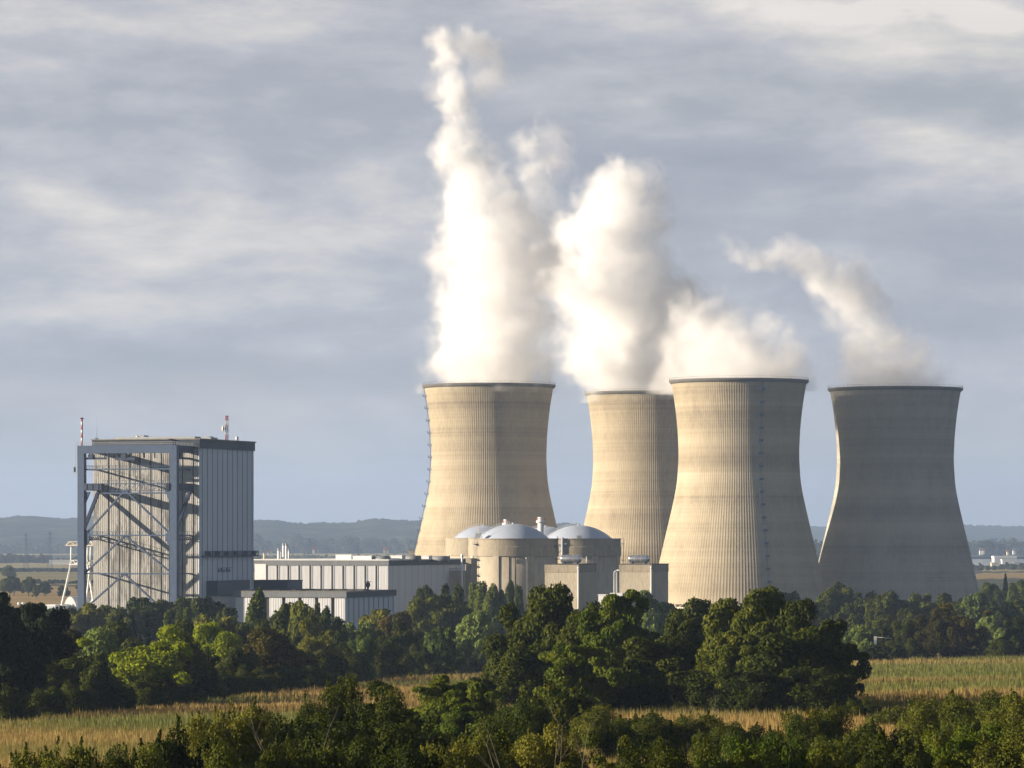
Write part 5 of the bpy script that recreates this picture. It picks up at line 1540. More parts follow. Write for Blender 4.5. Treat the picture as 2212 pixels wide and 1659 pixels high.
# belt at the feet of the block and halls
for i, (u, vt, w, D, key, mt, lb) in enumerate((
    (84, 1318, 60, 1150, 'broad_far0', 'f_grey', 'pale rounded tree left of the tunnel halls'),
    (118, 1313, 66, 1120, 'broad_far1', 'f_mid', 'bushy tree hiding the foot of the outer tunnel hall'),
    (160, 1312, 60, 1150, 'broad_far2', 'f_mid', 'broad tree below the gantry, left of the portal column'),
    (196, 1303, 62, 1130, 'broad_far0', 'f_olive', 'olive tree at the foot of the portal left column'),
    (238, 1306, 64, 1160, 'broad_far1', 'f_mid', 'tree below the stained wall, second right of the left column'),
    (278, 1310, 62, 1120, 'broad_far2', 'f_dark', 'dark tree below the middle of the stained wall'),
    (318, 1290, 74, 1140, 'broad_far0', 'f_dark', 'dark tree rising below the lowest brace of the portal'),
    (358, 1294, 66, 1180, 'broad_far1', 'f_dark', 'dark tree at the foot of the portal right column'),
    (408, 1291, 74, 1160, 'broad_far2', 'f_dark', 'dark rounded tree below the corner of the block'),
    (456, 1289, 76, 1120, 'broad_far0', 'f_dark', 'largest dark tree below the shaded side of the block'),
    (486, 1312, 50, 1090, 'broad_far1', 'f_mid', 'tree just left of the low annex'),
    (364, 1318, 26, 1000, 'poplar_far0', 'f_poplar', 'slim pale poplar, leftmost of the three below the stained wall'),
    (388, 1317, 26, 1005, 'poplar_far1', 'f_poplar', 'slim pale poplar, middle one of the three below the stained wall'),
    (405, 1311, 28, 1000, 'poplar_far0', 'f_poplar', 'slim pale poplar, rightmost of the three below the stained wall'),
    (262, 1330, 34, 960, 'conifer_far', 'f_conifer', 'small dark conifer, leftmost of the trio behind the yellow tree'),
    (286, 1321, 38, 965, 'conifer_far', 'f_conifer', 'small dark conifer, middle of the trio behind the yellow tree'),
    (316, 1328, 38, 960, 'conifer_far', 'f_conifer', 'small dark conifer, rightmost of the trio behind the yellow tree'),
    (556, 1273, 44, 905, 'poplar_far1', 'f_poplar', 'tall dark poplar standing before the low annex pilasters'),
    (466, 1334, 60, 860, 'broad_far2', 'f_olive', 'olive tree between the yellow-green tree and the tall poplar'),
    (496, 1334, 44, 880, 'broad_far1', 'f_poplar', 'upright pale tree left of the annex corner'),
    (522, 1346, 38, 870, 'broad_far0', 'f_dark', 'small dark tree just left of the tall poplar'),
    (611, 1306, 62, 860, 'broad_far0', 'f_mid', 'pale green tree in front of the annex, left of two'),
    (655, 1302, 80, 850, 'broad_far1', 'f_mid', 'wide pale green tree in front of the middle of the annex'),
    (686, 1298, 20, 930, 'poplar_far0', 'f_dark', 'narrow dark poplar before the annex gaps'),
    (704, 1311, 32, 920, 'poplar_far1', 'f_poplar', 'rounded poplar right of the narrow dark one'),
    (735, 1336, 30, 900, 'poplar_far0', 'f_mid', 'short poplar at the annex corner'),
    (717, 1332, 34, 880, 'broad_far2', 'f_mid', 'small round tree left of the annex corner'),
    (776, 1344, 62, 905, 'broad_far2', 'f_grey', 'grey-green tree below the annex shaded side'),
    (812, 1316, 74, 1010, 'broad_far0', 'f_olive', 'olive tree right of the annex below the long hall'),
    (856, 1322, 62, 1000, 'broad_far1', 'f_brown', 'rusty brown tree below the shaded hall wall'),
    (906, 1268, 30, 1160, 'poplar_far0', 'f_mid', 'poplar before the hall wall, leftmost of its group'),
    (926, 1264, 38, 1170, 'poplar_far1', 'f_mid', 'broad-topped poplar before the hall wall, second of its group'),
    (962, 1260, 26, 1160, 'poplar_far0', 'f_mid', 'narrow poplar below the brown annex'),
    (990, 1260, 30, 1165, 'poplar_far1', 'f_mid', 'poplar beside the white flue pipe'),
    (922, 1292, 76, 1100, 'broad_far2', 'f_mid', 'broad tree under the hall wall poplars, left side'),
    (972, 1284, 84, 1110, 'broad_far0', 'f_mid', 'broad tree under the poplars below the brown annex'),
    (1024, 1258, 30, 1260, 'poplar_far1', 'f_poplar', 'dense poplar below the nearest dome, leftmost of five'),
    (1042, 1254, 36, 1255, 'poplar_far0', 'f_poplar', 'tallest poplar below the nearest dome, second of five'),
    (1064, 1260, 34, 1250, 'poplar_far1', 'f_poplar', 'dark poplar below the nearest dome, third of five'),
    (1084, 1272, 28, 1255, 'poplar_far0', 'f_poplar', 'shorter poplar below the nearest dome, fourth of five'),
    (1101, 1254, 26, 1260, 'poplar_far1', 'f_poplar', 'slim poplar below the nearest dome, near the big tree'),
    (1118, 1262, 26, 1255, 'poplar_far0', 'f_poplar', 'slim poplar touching the top of the big dark tree'),
    (1032, 1318, 60, 930, 'broad_far1', 'f_grey', 'pale grey-green tree under the five poplars'),
    (996, 1376, 60, 860, 'broad_far2', 'f_grey', 'low silvery tree left of the big dark tree'),
    (946, 1352, 74, 850, 'broad_far0', 'f_grey', 'blue-grey leafed tree behind the maize edge'),
    (857, 1340, 108, 835, 'broad_mid1', 'f_dark', 'large dark round tree at the maize edge, below the hall'),
    (1396, 1276, 104, 1060, 'broad_far0', 'f_grey', 'rounded grey-green tree below the shaded concrete block'),
    (1310, 1310, 60, 1000, 'broad_far1', 'f_grey', 'pale tree below the small white sheds'),
    (1495, 1295, 96, 560, 'broad_mid0', 'f_dark', 'dark round tree below the sunlit foot of the front tower'),
    (1572, 1304, 40, 900, 'poplar_far0', 'f_mid', 'pointed tree right of the dark round tree'),
    (1655, 1274, 70, 1400, 'broad_far1', 'f_dark', 'dark far tree below the front tower, left of a pair'),
    (1700, 1277, 60, 1400, 'broad_far2', 'f_dark', 'dark far tree below the front tower, right of a pair'),
    (1748, 1298, 60, 1250, 'broad_far0', 'f_mid', 'tree below the right foot of the front tower'),
    (1792, 1268, 44, 1350, 'broad_far1', 'f_mid', 'bushy tree at the gap between the front and shaded towers'),
    (1812, 1256, 46, 1360, 'poplar_far1', 'f_mid', 'tallest tree below the left foot of the shaded tower'),
    (1832, 1266, 40, 1350, 'poplar_far0', 'f_mid', 'tall tree just right of the tallest below the shaded tower'),
    (1866, 1277, 60, 1340, 'broad_far2', 'f_dark', 'dark tree below the shaded tower, left of its middle'),
    (1894, 1284, 50, 1330, 'broad_far0', 'f_mid', 'mid green tree below the middle of the shaded tower'),
    (1921, 1275, 56, 1340, 'poplar_far1', 'f_mid', 'cone-shaped tree below the middle of the shaded tower'),
    (1958, 1294, 50, 1330, 'broad_far1', 'f_dark', 'dark tree right of the cone-shaped tree'),
    (1994, 1280, 62, 1360, 'broad_far2', 'f_mid', 'tree below the shaded tower above the dark round tree'),
    (2038, 1278, 52, 1380, 'poplar_far0', 'f_mid', 'upright tree below the right half of the shaded tower'),
    (2076, 1290, 50, 1400, 'broad_far0', 'f_dark', 'low dark tree at the right foot of the shaded tower'),
    (2108, 1278, 62, 1320, 'broad_far1', 'f_grey', 'grey-green tree right of the shaded tower foot'),
    (2130, 1254, 30, 1650, 'poplar_far0', 'f_poplar', 'leftmost poplar of the far row right of the shaded tower'),
    (2150, 1258, 30, 1650, 'poplar_far1', 'f_poplar', 'second poplar of the far row at right'),
    (2172, 1238, 26, 1660, 'conifer_far', 'f_conifer', 'tall dark conifer above the far poplar row'),
    (2188, 1256, 32, 1640, 'poplar_far0', 'f_poplar', 'poplar right of the tall conifer'),
    (2208, 1250, 36, 1640, 'poplar_far1', 'f_poplar', 'poplar at the right edge of the far row'),
    (2160, 1296, 90, 1300, 'broad_far2', 'f_dark', 'broad dark tree below the far poplar row'),
    (2206, 1292, 70, 1310, 'poplar_far0', 'f_mid', 'tall green tree at the right edge below the poplars'),
    (2062, 1302, 70, 1240, 'broad_far0', 'f_mid', 'broad tree behind the dark round tree at right'),
    (1962, 1312, 80, 1220, 'broad_far1', 'f_dark', 'dark tree in the belt left of the dark round tree'),
    (1846, 1304, 84, 1200, 'broad_far2', 'f_mid', 'broad tree in the belt right of the biggest foreground tree'),
    (1902, 1318, 86, 1180, 'broad_far0', 'f_dark', 'dark broad tree behind the white goal post'),
    (1850, 1346, 84, 930, 'broad_far2', 'f_grey', 'grey-green low tree left of the white goal post'),
    (1905, 1352, 70, 980, 'broad_far1', 'f_dark', 'dark low tree just behind the white goal post'),
    (1869, 1378, 22, 915, 'bush_far', 'f_grey', 'small pale blossomy shrub left of the goal post'),
    (1962, 1336, 74, 950, 'broad_mid2', 'f_dark', 'smaller dark tree left of the dark round tree'),
    (2030, 1310, 84, 945, 'broad_mid0', 'f_brown', 'brown-green half of the dark round tree pair behind the maize'),
    (2072, 1302, 104, 960, 'broad_mid1', 'f_brown', 'biggest dark round tree behind the right end of the maize'),
    (2136, 1326, 62, 1060, 'broad_far1', 'f_grey', 'silvery willow between the dark trees at right'),
    (2170, 1352, 60, 1020, 'broad_far2', 'f_grey', 'lower silvery willow right of the first'),
    (2205, 1330, 80, 960, 'broad_mid2', 'f_dark', 'dark tree at the right edge behind the maize'),
    (2162, 1376, 70, 940, 'broad_mid0', 'f_mid', 'low green tree in front of the silvery willows'),
    )):
    T(u, vt+6, w, D, key, mt, lb, group=G1)
# hedge bushes along the far edge of the maize
for i, (u, vt, w, D, mt, lb) in enumerate((
    (1886, 1396, 70, 893, 'f_dark', 'low hedge bush in front of the goal post foot'), (1925, 1388, 60, 925, 'f_dark', 'low hedge bush right of the goal post foot'), (1985, 1390, 60, 950, 'f_dark', 'low hedge bush left of the biggest dark round tree'),
    (2062, 1396, 80, 955, 'f_dark', 'low hedge bush under the biggest dark round tree'), (2125, 1394, 60, 965, 'f_dark', 'low hedge bush below the silvery willows'), (2190, 1390, 70, 970, 'f_dark', 'low hedge bush at the right edge of the maize'),
    (985, 1412, 70, 880, 'f_olive', 'ochre bush at the maize edge left of the big tree'), (930, 1414, 76, 850, 'f_dark', 'dark hedge bush at the maize edge, fourth from the big tree'),
    (880, 1398, 70, 830, 'f_mid', 'green bush in front of the large dark round tree'), (826, 1392, 84, 780, 'f_dark', 'dark hedge bush left of the large dark round tree'),
    (20, 1486, 110, 448, 'f_dark', 'dark bush at the foot of the trees, far left of the hedge'), (90, 1490, 110, 462, 'f_dark', 'dark bush under the rounded tree at lower left'),
    (165, 1478, 110, 480, 'f_dark', 'dark bush at the foot of the greyish feathery tree'), (235, 1474, 100, 500, 'f_dark', 'dark bush under the left side of the bright yellow-green tree'),
    (305, 1470, 110, 525, 'f_dark', 'dark bush under the middle of the bright yellow-green tree'), (372, 1462, 100, 548, 'f_dark', 'dark bush right below the bright yellow-green tree'),
    (540, 1448, 100, 610, 'f_olive', 'olive bush along the hedge below the brown-leaved tree'), (610, 1440, 100, 640, 'f_mid', 'green bush along the hedge below the brown-leaved tree'), (670, 1434, 80, 665, 'f_dark', 'dark bush where the hedge dips below the olive tree'),
    (778, 1376, 64, 770, 'f_grey', 'pale spiky bush in the middle of the hedge'), (762, 1408, 90, 740, 'f_dark', 'dark wide bush below the pale spiky bush'),
    (700, 1412, 90, 700, 'f_dark', 'dark bush in the hedge below the olive tree'), (1022, 1420, 60, 880, 'f_dark', 'dark hedge bush touching the big tree'))):
    T(u, vt, w*1.1, D, 'bush_mid%d' % (i % 2) if D < 860 else 'bush_far', mt, lb, name='bush', cat='bush', group='hedge bushes behind the maize')
# mid-distance trees left of centre
for i, (u, vt, w, D, key, mt, lb) in enumerate((
    (34, 1289, 120, 440, 'open_mid0', 'f_conifer', 'large very dark drooping tree at the left edge'), (-10, 1292, 130, 455, 'broad_mid2', 'f_conifer', 'very dark tree cut off by the left edge'),
    (70, 1326, 110, 470, 'broad_mid1', 'f_conifer', 'very dark tree right of the drooping one at the left edge'),
    (8, 1400, 150, 405, 'broad_mid0', 'f_dark', 'very dark broad tree low at the left edge'),
    (142, 1370, 100, 560, 'broad_mid1', 'f_brown', 'brownish tree left of the yellow-green tree'),
    (186, 1366, 76, 660, 'broad_mid2', 'f_grey', 'pale tree top behind the brownish one'),
    (232, 1352, 90, 720, 'broad_mid0', 'f_dark', 'dark tree behind the left of the yellow-green tree'),
    (340, 1352, 96, 720, 'broad_mid1', 'f_dark', 'dark tree behind the right of the yellow-green tree'),
    (98, 1424, 150, 415, 'broad_mid2', 'f_dark', 'dark green rounded tree at lower left'),
    (200, 1416, 110, 440, 'open_mid0', 'f_mid', 'greyish green feathery tree left below the yellow one'),
    (308, 1362, 185, 455, 'broad_mid1', 'f_yellow', 'bright yellow-green spreading tree, most colourful of all'),
    (385, 1372, 96, 530, 'broad_mid0', 'f_mid', 'mid green tree right of the bright yellow-green tree'),
    (462, 1352, 90, 640, 'broad_mid0', 'f_yellow', 'smaller yellow-green tree below the block corner'),
    (418, 1400, 100, 560, 'broad_mid1', 'f_dark', 'dark tree between the two yellow-green trees'),
    (588, 1362, 124, 600, 'broad_mid2', 'f_brown', 'dark brown-leaved tree below the tall poplar'),
    (520, 1400, 90, 600, 'broad_mid0', 'f_dark', 'dark tree left of the brown-leaved tree'),
    (690, 1346, 100, 730, 'broad_mid1', 'f_olive', 'rounded olive tree below the annex corner'),
    (645, 1404, 90, 640, 'broad_mid2', 'f_dark', 'dark tree between the brown-leaved and olive trees'),
    (735, 1390, 80, 760, 'broad_mid0', 'f_dark', 'dark rounded tree right of the olive tree'),
    (430, 1440, 98, 470, 'bush_mid0', 'f_locust', 'rounded green shrub tree, left of two at the hedge foot'),
    (480, 1436, 90, 480, 'bush_mid1', 'f_mid', 'rounded green shrub tree, right of two at the hedge foot'),
    # big trees in the middle
    (1120, 1318, 150, 462, 'broad_mid1', 'f_dark', 'left shoulder of the big dark trees in the middle'),
    (1186, 1273, 176, 452, 'broad_mid0', 'f_dark', 'tallest dark tree in the middle, below the nearest dome'),
    (1130, 1400, 150, 440, 'broad_mid2', 'f_dark', 'lower dark tree left under the tallest one'),
    (1235, 1330, 140, 446, 'broad_mid0', 'f_dark', 'dark tree hard against the right of the tallest one'),
    (1262, 1380, 170, 400, 'open_mid0', 'f_locust', 'bright green feathery tree in the middle'),
    (1325, 1282, 130, 440, 'open_mid1', 'f_locust', 'feathery tree below the white sheds'),
    (1392, 1318, 120, 450, 'broad_mid1', 'f_dark', 'dark tree right of the feathery one'),
    (1420, 1380, 170, 430, 'broad_mid2', 'f_dark', 'broad very dark tree in the centre right'),
    (1360, 1430, 150, 410, 'broad_mid0', 'f_dark', 'low very dark tree under the feathery one'),
    (1475, 1350, 110, 470, 'broad_mid0', 'f_dark', 'dark tree below the dark round one by the tower'),
    (1500, 1420, 160, 420, 'broad_mid1', 'f_dark', 'low dark tree left of the biggest one'),
    (1600, 1302, 130, 425, 'broad_mid2', 'f_mid', 'left top of the biggest tree mass, below the front tower'),
    (1672, 1280, 170, 420, 'broad_mid0', 'f_mid', 'highest crown of the biggest tree mass'),
    (1752, 1308, 150, 415, 'broad_mid1', 'f_dark', 'dark crown right of the highest one'),
    (1610, 1370, 170, 410, 'open_mid1', 'f_mid', 'lower left crown with pale twigs in the biggest mass'),
    (1700, 1372, 190, 405, 'broad_mid2', 'f_dark', 'dark central crown in the biggest mass'),
    (1790, 1382, 140, 405, 'open_mid0', 'f_dark', 'ragged crown at the right flank of the biggest mass'),
    (1640, 1450, 180, 395, 'bush_mid0', 'f_dark', 'dark thicket at the foot of the biggest mass, left half'),
    (1760, 1448, 180, 395, 'bush_mid1', 'f_dark', 'dark thicket at the foot of the biggest mass, right half'),
    (1856, 1512, 90, 372, 'bush_mid0', 'f_dark', 'low bush right of the biggest mass'),
    (1930, 1532, 100, 345, 'bush_mid1', 'f_mid', 'spreading low bush at the right part of the maize'),
    )):
    bush = key.startswith('bush')
    if u < 760: D = max(D, float(edge_y((u-U0)/F*500, 500.0))*1.03 + (D % 37))
    T(u, vt, w*1.12, D, key, mt, lb, name='bush' if bush else 'tree', cat='bush' if bush else 'tree', group='large trees around the maize field')
# nearer bushes
for i, (u, vt, w, D, key, mt, lb) in enumerate((
    (985, 1456, 165, 330, 'open_mid0', 'f_locust', 'bright green airy bush left of the middle trees'),
    (1015, 1510, 150, 300, 'open_mid1', 'f_locust', 'lower airy bush under the bright green one'),
    (1215, 1474, 150, 285, 'bush_mid0', 'f_rust', 'orange tinged bush below the tallest dark tree'),
    (1140, 1512, 140, 262, 'bush_near0', 'f_rust', 'yellowish bush left of the orange tinged one'),
    (1310, 1520, 150, 280, 'bush_near1', 'f_olive', 'olive bush right of the orange tinged one'),
    (1400, 1540, 150, 262, 'bush_near2', 'f_rust', 'russet speckled bush below the very dark trees'),
    (1490, 1538, 130, 282, 'bush_near0', 'f_olive', 'spiky olive bush in front of the biggest mass'),
    (1560, 1556, 120, 270, 'bush_near1', 'f_mid', 'green bush in front of the biggest mass, left part'),
    (1640, 1566, 120, 260, 'bush_near2', 'f_dark', 'dark small bush before the strip of maize'),
    (1752, 1524, 130, 238, 'bush_near0', 'f_rust', 'pointed russet bush standing against the maize'),
    (1830, 1566, 130, 224, 'bush_near1', 'f_mid', 'green bush right of the pointed russet one'),
    (1900, 1564, 130, 218, 'bush_near2', 'f_dark', 'dark bush below the right part of the maize'),
    (2030, 1500, 170, 262, 'bush_near0', 'f_mid', 'tall green bush at right, overlapping the maize'),
    (2120, 1496, 170, 255, 'bush_near1', 'f_mid', 'tall green bush second from the right edge'),
    (2200, 1500, 150, 250, 'bush_near2', 'f_olive', 'tall bush at the right edge over the maize'),
    (716, 1466, 150, 225, 'bush_near1', 'f_mid', 'left peak of the large dark foreground bush'),
    (800, 1472, 230, 222, 'open_near', 'f_dark', 'large dark foreground bush, highest in the left half'),
    (868, 1492, 150, 216, 'bush_near1', 'f_dark', 'right shoulder of the large dark foreground bush'),
    (780, 1545, 240, 200, 'bush_near0', 'f_mid', 'lower leafy part of the large foreground bush'),
    (900, 1570, 150, 205, 'bush_near2', 'f_dark', 'very dark bush right of the large foreground bush'),
    (640, 1560, 110, 200, 'bush_near2', 'f_rust', 'small russet bush left of the large foreground bush'),
    (585, 1552, 110, 190, 'bush_near1', 'f_dark', 'dark upright bush with bare twigs'),
    (482, 1526, 150, 186, 'bush_near0', 'f_olive', 'olive and russet bush standing up from the maize'),
    (540, 1566, 110, 190, 'open_near', 'f_dark', 'dark bush beside the olive and russet one'),
    (400, 1580, 120, 170, 'bush_near2', 'f_dark', 'dark glossy bush left of the olive and russet one'),
    (330, 1612, 110, 165, 'bush_near1', 'f_mid', 'low green bush in the lower left'),
    (215, 1622, 110, 160, 'bush_near1', 'f_rust', 'low russet bush in the lower left'),
    (124, 1612, 100, 158, 'bush_near0', 'f_mid', 'leafy bush near the lower left corner'),
    (40, 1632, 110, 158, 'bush_near2', 'f_olive', 'dim olive bush in the lower left corner'),
    (1060, 1560, 200, 176, 'bush_near1', 'f_rust', 'wide russet bush low in the middle'),
    (985, 1590, 130, 172, 'bush_near0', 'f_olive', 'olive bush left of the wide russet one'),
    (1180, 1572, 170, 172, 'bush_near2', 'f_olive', 'yellowish green bush with bare pale stems'),
    (1290, 1584, 170, 168, 'open_near', 'f_rust', 'russet topped bush right of the pale stems'),
    (1400, 1600, 170, 165, 'bush_near0', 'f_dark', 'dark bush low in the centre right'),
    (1500, 1596, 150, 170, 'bush_near1', 'f_mid', 'mid green bush along the bottom, right of centre'),
    (1600, 1596, 160, 168, 'bush_near2', 'f_locust', 'bright green bush along the bottom right of centre'),
    (1700, 1588, 160, 172, 'bush_near0', 'f_locust', 'bright green bush below the pointed russet one'),
    (1800, 1600, 160, 168, 'bush_near1', 'f_mid', 'green bush on the bottom edge below the right maize'),
    (1900, 1592, 170, 172, 'bush_near2', 'f_dark', 'dark lower bush in the bottom right quarter'),
    (2000, 1584, 160, 180, 'open_near', 'f_mid', 'leafy bush near the bottom right'),
    (2100, 1560, 180, 182, 'bush_near0', 'f_locust', 'bright leafy bush near the lower right corner'),
    (2200, 1556, 180, 180, 'bush_near1', 'f_olive', 'olive bush in the lower right corner'),
    (650, 1606, 150, 160, 'bush_near0', 'f_dark', 'dark bush along the bottom under the dark upright one'),
    (520, 1612, 170, 158, 'bush_near1', 'f_mid', 'green bush on the bottom edge left of centre'),
    (760, 1600, 190, 162, 'bush_near2', 'f_mid', 'glossy leaved bush at the bottom below the large one'),
    (880, 1608, 180, 160, 'bush_near0', 'f_dark', 'very dark bush on the bottom edge in the middle'),
    )):
    T(u, vt+8, w*1.2, D, key, mt, lb, name='bush', cat='bush', group='bushes in the foreground')
# bare pale stems among the foreground bushes
def bare_shrub(u, vt, D, seed, label):
    rng = np.random.default_rng(seed); x = (u-U0)/F*D; g = float(ground_z(x, D)); h = EYE-(vt-V0)/F*D - g
    t = thing('bare_shrub', (x, D, g), 0, label, 'shrub')
    for k in range(5):
        mb = MB(); p = Vector((rng.normal(0, 0.25), rng.normal(0, 0.2), 0)); d = Vector((rng.normal(0, 0.3), rng.normal(0, 0.2), 1)).normalized()
        L_ = h/5; r = 0.024
        for j in range(5):
            q = p + d*L_; mb.tube(p, q, r, r*0.8, 5, cap=False)
            if j > 1:
                for s_ in range(2):
                    dd = (d + Vector((rng.normal(0, 0.7), rng.normal(0, 0.5), 0.2))).normalized(); mb.tube(q, q+dd*L_*0.8, r*0.5, r*0.2, 4, cap=False)
            p = q; r *= 0.8; d = (d + Vector((rng.normal(0, 0.22), rng.normal(0, 0.2), 0.05))).normalized()
        mb.build('stem', M['twig'], t)
bare_shrub(1182, 1562, 164, 71, 'bare pale branching stems at the bottom in the middle')
bare_shrub(1540, 1510, 300, 72, 'thin upright pale twigs before the biggest dark trees')
bare_shrub(608, 1556, 182, 73, 'thin bare twigs beside the dark upright bush')
bare_shrub(1000, 1398, 840, 74, 'small pale dead branches at the maize edge left of the big tree')

# undergrowth that covers the bank below the bushes
def undergrowth():
    rng = np.random.default_rng(31); n = 60000
    Y = rng.uniform(120, 330, n)**1.0; tx = rng.uniform(-0.15, 0.15, n); X = tx*Y
    lim = np.interp((tx*F+U0), [0, 260, 440, 930, 2212], [185, 195, 235, 345, 330])
    k = Y < lim; X, Y = X[k], Y[k]
    Z = ground_z(X, Y) + np.abs(rng.normal(0, 0.55, len(X)))*(0.6+0.6*np.sin(X*0.35)*np.cos(Y*0.2))
    pos = np.stack([X, Y, np.maximum(Z, ground_z(X, Y)+0.05)], -1)
    nn = rng.normal(0, 1, (len(X), 3)); nn[:, 2] += 0.6; nn /= np.linalg.norm(nn, axis=1, keepdims=True)
    V = leaf_quads(rng, pos, nn, 0.5)
    o = raw_mesh('undergrowth', V, np.arange(len(V)), 4, M['f_dark'])
    tag(o, 'dark tangled undergrowth on the bank below the bushes', 'undergrowth', kind='stuff')
undergrowth()
def scrub():
    """scrub that fills the ground between the trees behind the maize"""
    rng = np.random.default_rng(32); n = 90000
    tx = rng.uniform(-0.145, 0.145, n); ye = edge_y(tx*500, np.full(n, 500.0))
    Y = ye + 4 + (1320-ye)*rng.random(n)**1.3; X = tx*Y
    g = ground_z(X, Y)
    Z = g + np.abs(rng.normal(0, 1.3, n))*(0.7+0.5*np.sin(X*0.12+Y*0.05))
    nn = rng.normal(0, 1, (n, 3)); nn[:, 2] += 0.5; nn /= np.linalg.norm(nn, axis=1, keepdims=True)
    V = leaf_quads(rng, np.stack([X, Y, Z], -1), nn, 1.3)
    o = raw_mesh('scrub', V, np.arange(len(V)), 4, M['f_dark'])
    tag(o, 'low dark scrub filling the ground between the trees', 'scrub', kind='stuff')
scrub()

# ------------------------------------------------------------------ steam
def steam(name, label, puffs, zmin, res, seed, gain=0.15, grow=1.14, amp=1.6, nscale=0.05, pad=30, back=None):
    cs = []
    for p in puffs:
        u, v, r, Y = p[:4]; w = p[4] if len(p) > 4 else 1.0
        c = P(u, v, Y); cs.append((c, grow*r/F*Y, w))
    lo = Vector((min(c.x-r for c, r, w in cs)-pad, min(c.y-r for c, r, w in cs)-pad, zmin))
    hi = Vector((max(c.x+r for c, r, w in cs)+pad, max(c.y+r for c, r, w in cs)+(pad if back is None else back), max(c.z+r for c, r, w in cs)+pad))
    ng = bpy.data.node_groups.new(name + '_field', 'GeometryNodeTree')
    ng.interface.new_socket('Geometry', in_out='INPUT', socket_type='NodeSocketGeometry')
    ng.interface.new_socket('Geometry', in_out='OUTPUT', socket_type='NodeSocketGeometry')
    N = ng.nodes.new; L = ng.links.new
    pos = N('GeometryNodeInputPosition')
    # warp the space so that puffs billow
    def noise(scale, detail, src, rough=0.55, off=(0, 0, 0)):
        a_ = N('ShaderNodeVectorMath'); a_.operation = 'ADD'; a_.inputs[1].default_value = (off[0]+seed*31.7, off[1], off[2]); L(src, a_.inputs[0])
        n_ = N('ShaderNodeTexNoise'); n_.inputs['Scale'].default_value = scale; n_.inputs['Detail'].default_value = detail; n_.inputs['Roughness'].default_value = rough
        L(a_.outputs[0], n_.inputs['Vector']); return n_
    def warp(src, scale, amt, detail, off):
        n_ = noise(scale, detail, src, off=off)
        s_ = N('ShaderNodeVectorMath'); s_.operation = 'SUBTRACT'; s_.inputs[1].default_value = (0.5, 0.5, 0.5); L(n_.outputs['Color'], s_.inputs[0])
        m_ = N('ShaderNodeVectorMath'); m_.operation = 'SCALE'; m_.inputs['Scale'].default_value = amt; L(s_.outputs[0], m_.inputs[0])
        a_ = N('ShaderNodeVectorMath'); a_.operation = 'ADD'; L(src, a_.inputs[0]); L(m_.outputs[0], a_.inputs[1]); return a_.outputs[0]
    q = warp(pos.outputs[0], 0.028, 22.0, 2, (0, 0, 0))
    q = warp(q, 0.075, 15.0, 4, (50, 9, 4))
    def math_(op, a_, b_):
        m_ = N('ShaderNodeMath'); m_.operation = op
        for i, s_ in enumerate((a_, b_)):
            if isinstance(s_, (int, float)): m_.inputs[i].default_value = s_
            else: L(s_, m_.inputs[i])
        return m_.outputs[0]
    acc = None; wacc = None
    for c, r, w in cs:
        d = N('ShaderNodeVectorMath'); d.operation = 'DISTANCE'; L(q, d.inputs[0]); d.inputs[1].default_value = c
        s = math_('MULTIPLY_ADD', d.outputs['Value'], -1.0/r)
        ng.nodes[-1].inputs[2].default_value = 1.0
        sw = N('ShaderNodeMath'); sw.operation = 'MULTIPLY_ADD'; sw.use_clamp = True; L(s, sw.inputs[0]); sw.inputs[1].default_value = 2.5; sw.inputs[2].default_value = 0.75
        wv = math_('MULTIPLY', sw.outputs[0], w)
        wacc = wv if wacc is None else math_('MAXIMUM', wacc, wv)
        if acc is None: acc = s
        else:
            m_ = N('ShaderNodeMath'); m_.operation = 'SMOOTH_MAX'; L(acc, m_.inputs[0]); L(s, m_.inputs[1]); m_.inputs[2].default_value = 0.10; acc = m_.outputs[0]
    nz = noise(nscale, 7, pos.outputs[0], 0.62, (11, 5, 3))
    nm = math_('MULTIPLY', math_('SUBTRACT', nz.outputs[0], 0.42), amp)
    bn = noise(0.055, 3, q, 0.5, (3, 77, 21))
    bil = math_('MULTIPLY', math_('SUBTRACT', math_('ABSOLUTE', math_('SUBTRACT', bn.outputs[0], 0.5), 0.0), 0.07), 2.6)
    tot = math_('ADD', math_('ADD', acc, nm), bil)
    dens = math_('MINIMUM', math_('MAXIMUM', math_('MULTIPLY', tot, 1.35), 0.0), 1.0)
    nd = noise(0.06, 4, q, 0.6, (91, 13, 44))
    mod = N('ShaderNodeMapRange'); mod.inputs['From Min'].default_value = 0.38; mod.inputs['From Max'].default_value = 0.62
    mod.inputs['To Min'].default_value = 0.18; mod.inputs['To Max'].default_value = 1.15
    L(nd.outputs[0], mod.inputs[0])
    dens = math_('MULTIPLY', math_('MULTIPLY', math_('MULTIPLY', math_('POWER', dens, 1.35), gain), wacc), mod.outputs[0])
    vc = N('GeometryNodeVolumeCube')
    L(dens, vc.inputs['Density']); vc.inputs['Background'].default_value = 0.0
    vc.inputs['Min'].default_value = lo; vc.inputs['Max'].default_value = hi
    vc.inputs['Resolution X'].default_value = max(8, int((hi.x-lo.x)/res)); vc.inputs['Resolution Y'].default_value = max(8, int((hi.y-lo.y)/res)); vc.inputs['Resolution Z'].default_value = max(8, int((hi.z-lo.z)/res))
    sm = N('GeometryNodeSetMaterial')
    m, nt, N2, L2 = new_mat(name + '_vapour')
    out = N2('ShaderNodeOutputMaterial'); pv = N2('ShaderNodeVolumePrincipled')
    pv.inputs['Color'].default_value = (0.99, 0.988, 0.985, 1); pv.inputs['Density'].default_value = 1.0; pv.inputs['Anisotropy'].default_value = 0.0
    L2(pv.outputs[0], out.inputs['Volume'])
    sm.inputs['Material'].default_value = m
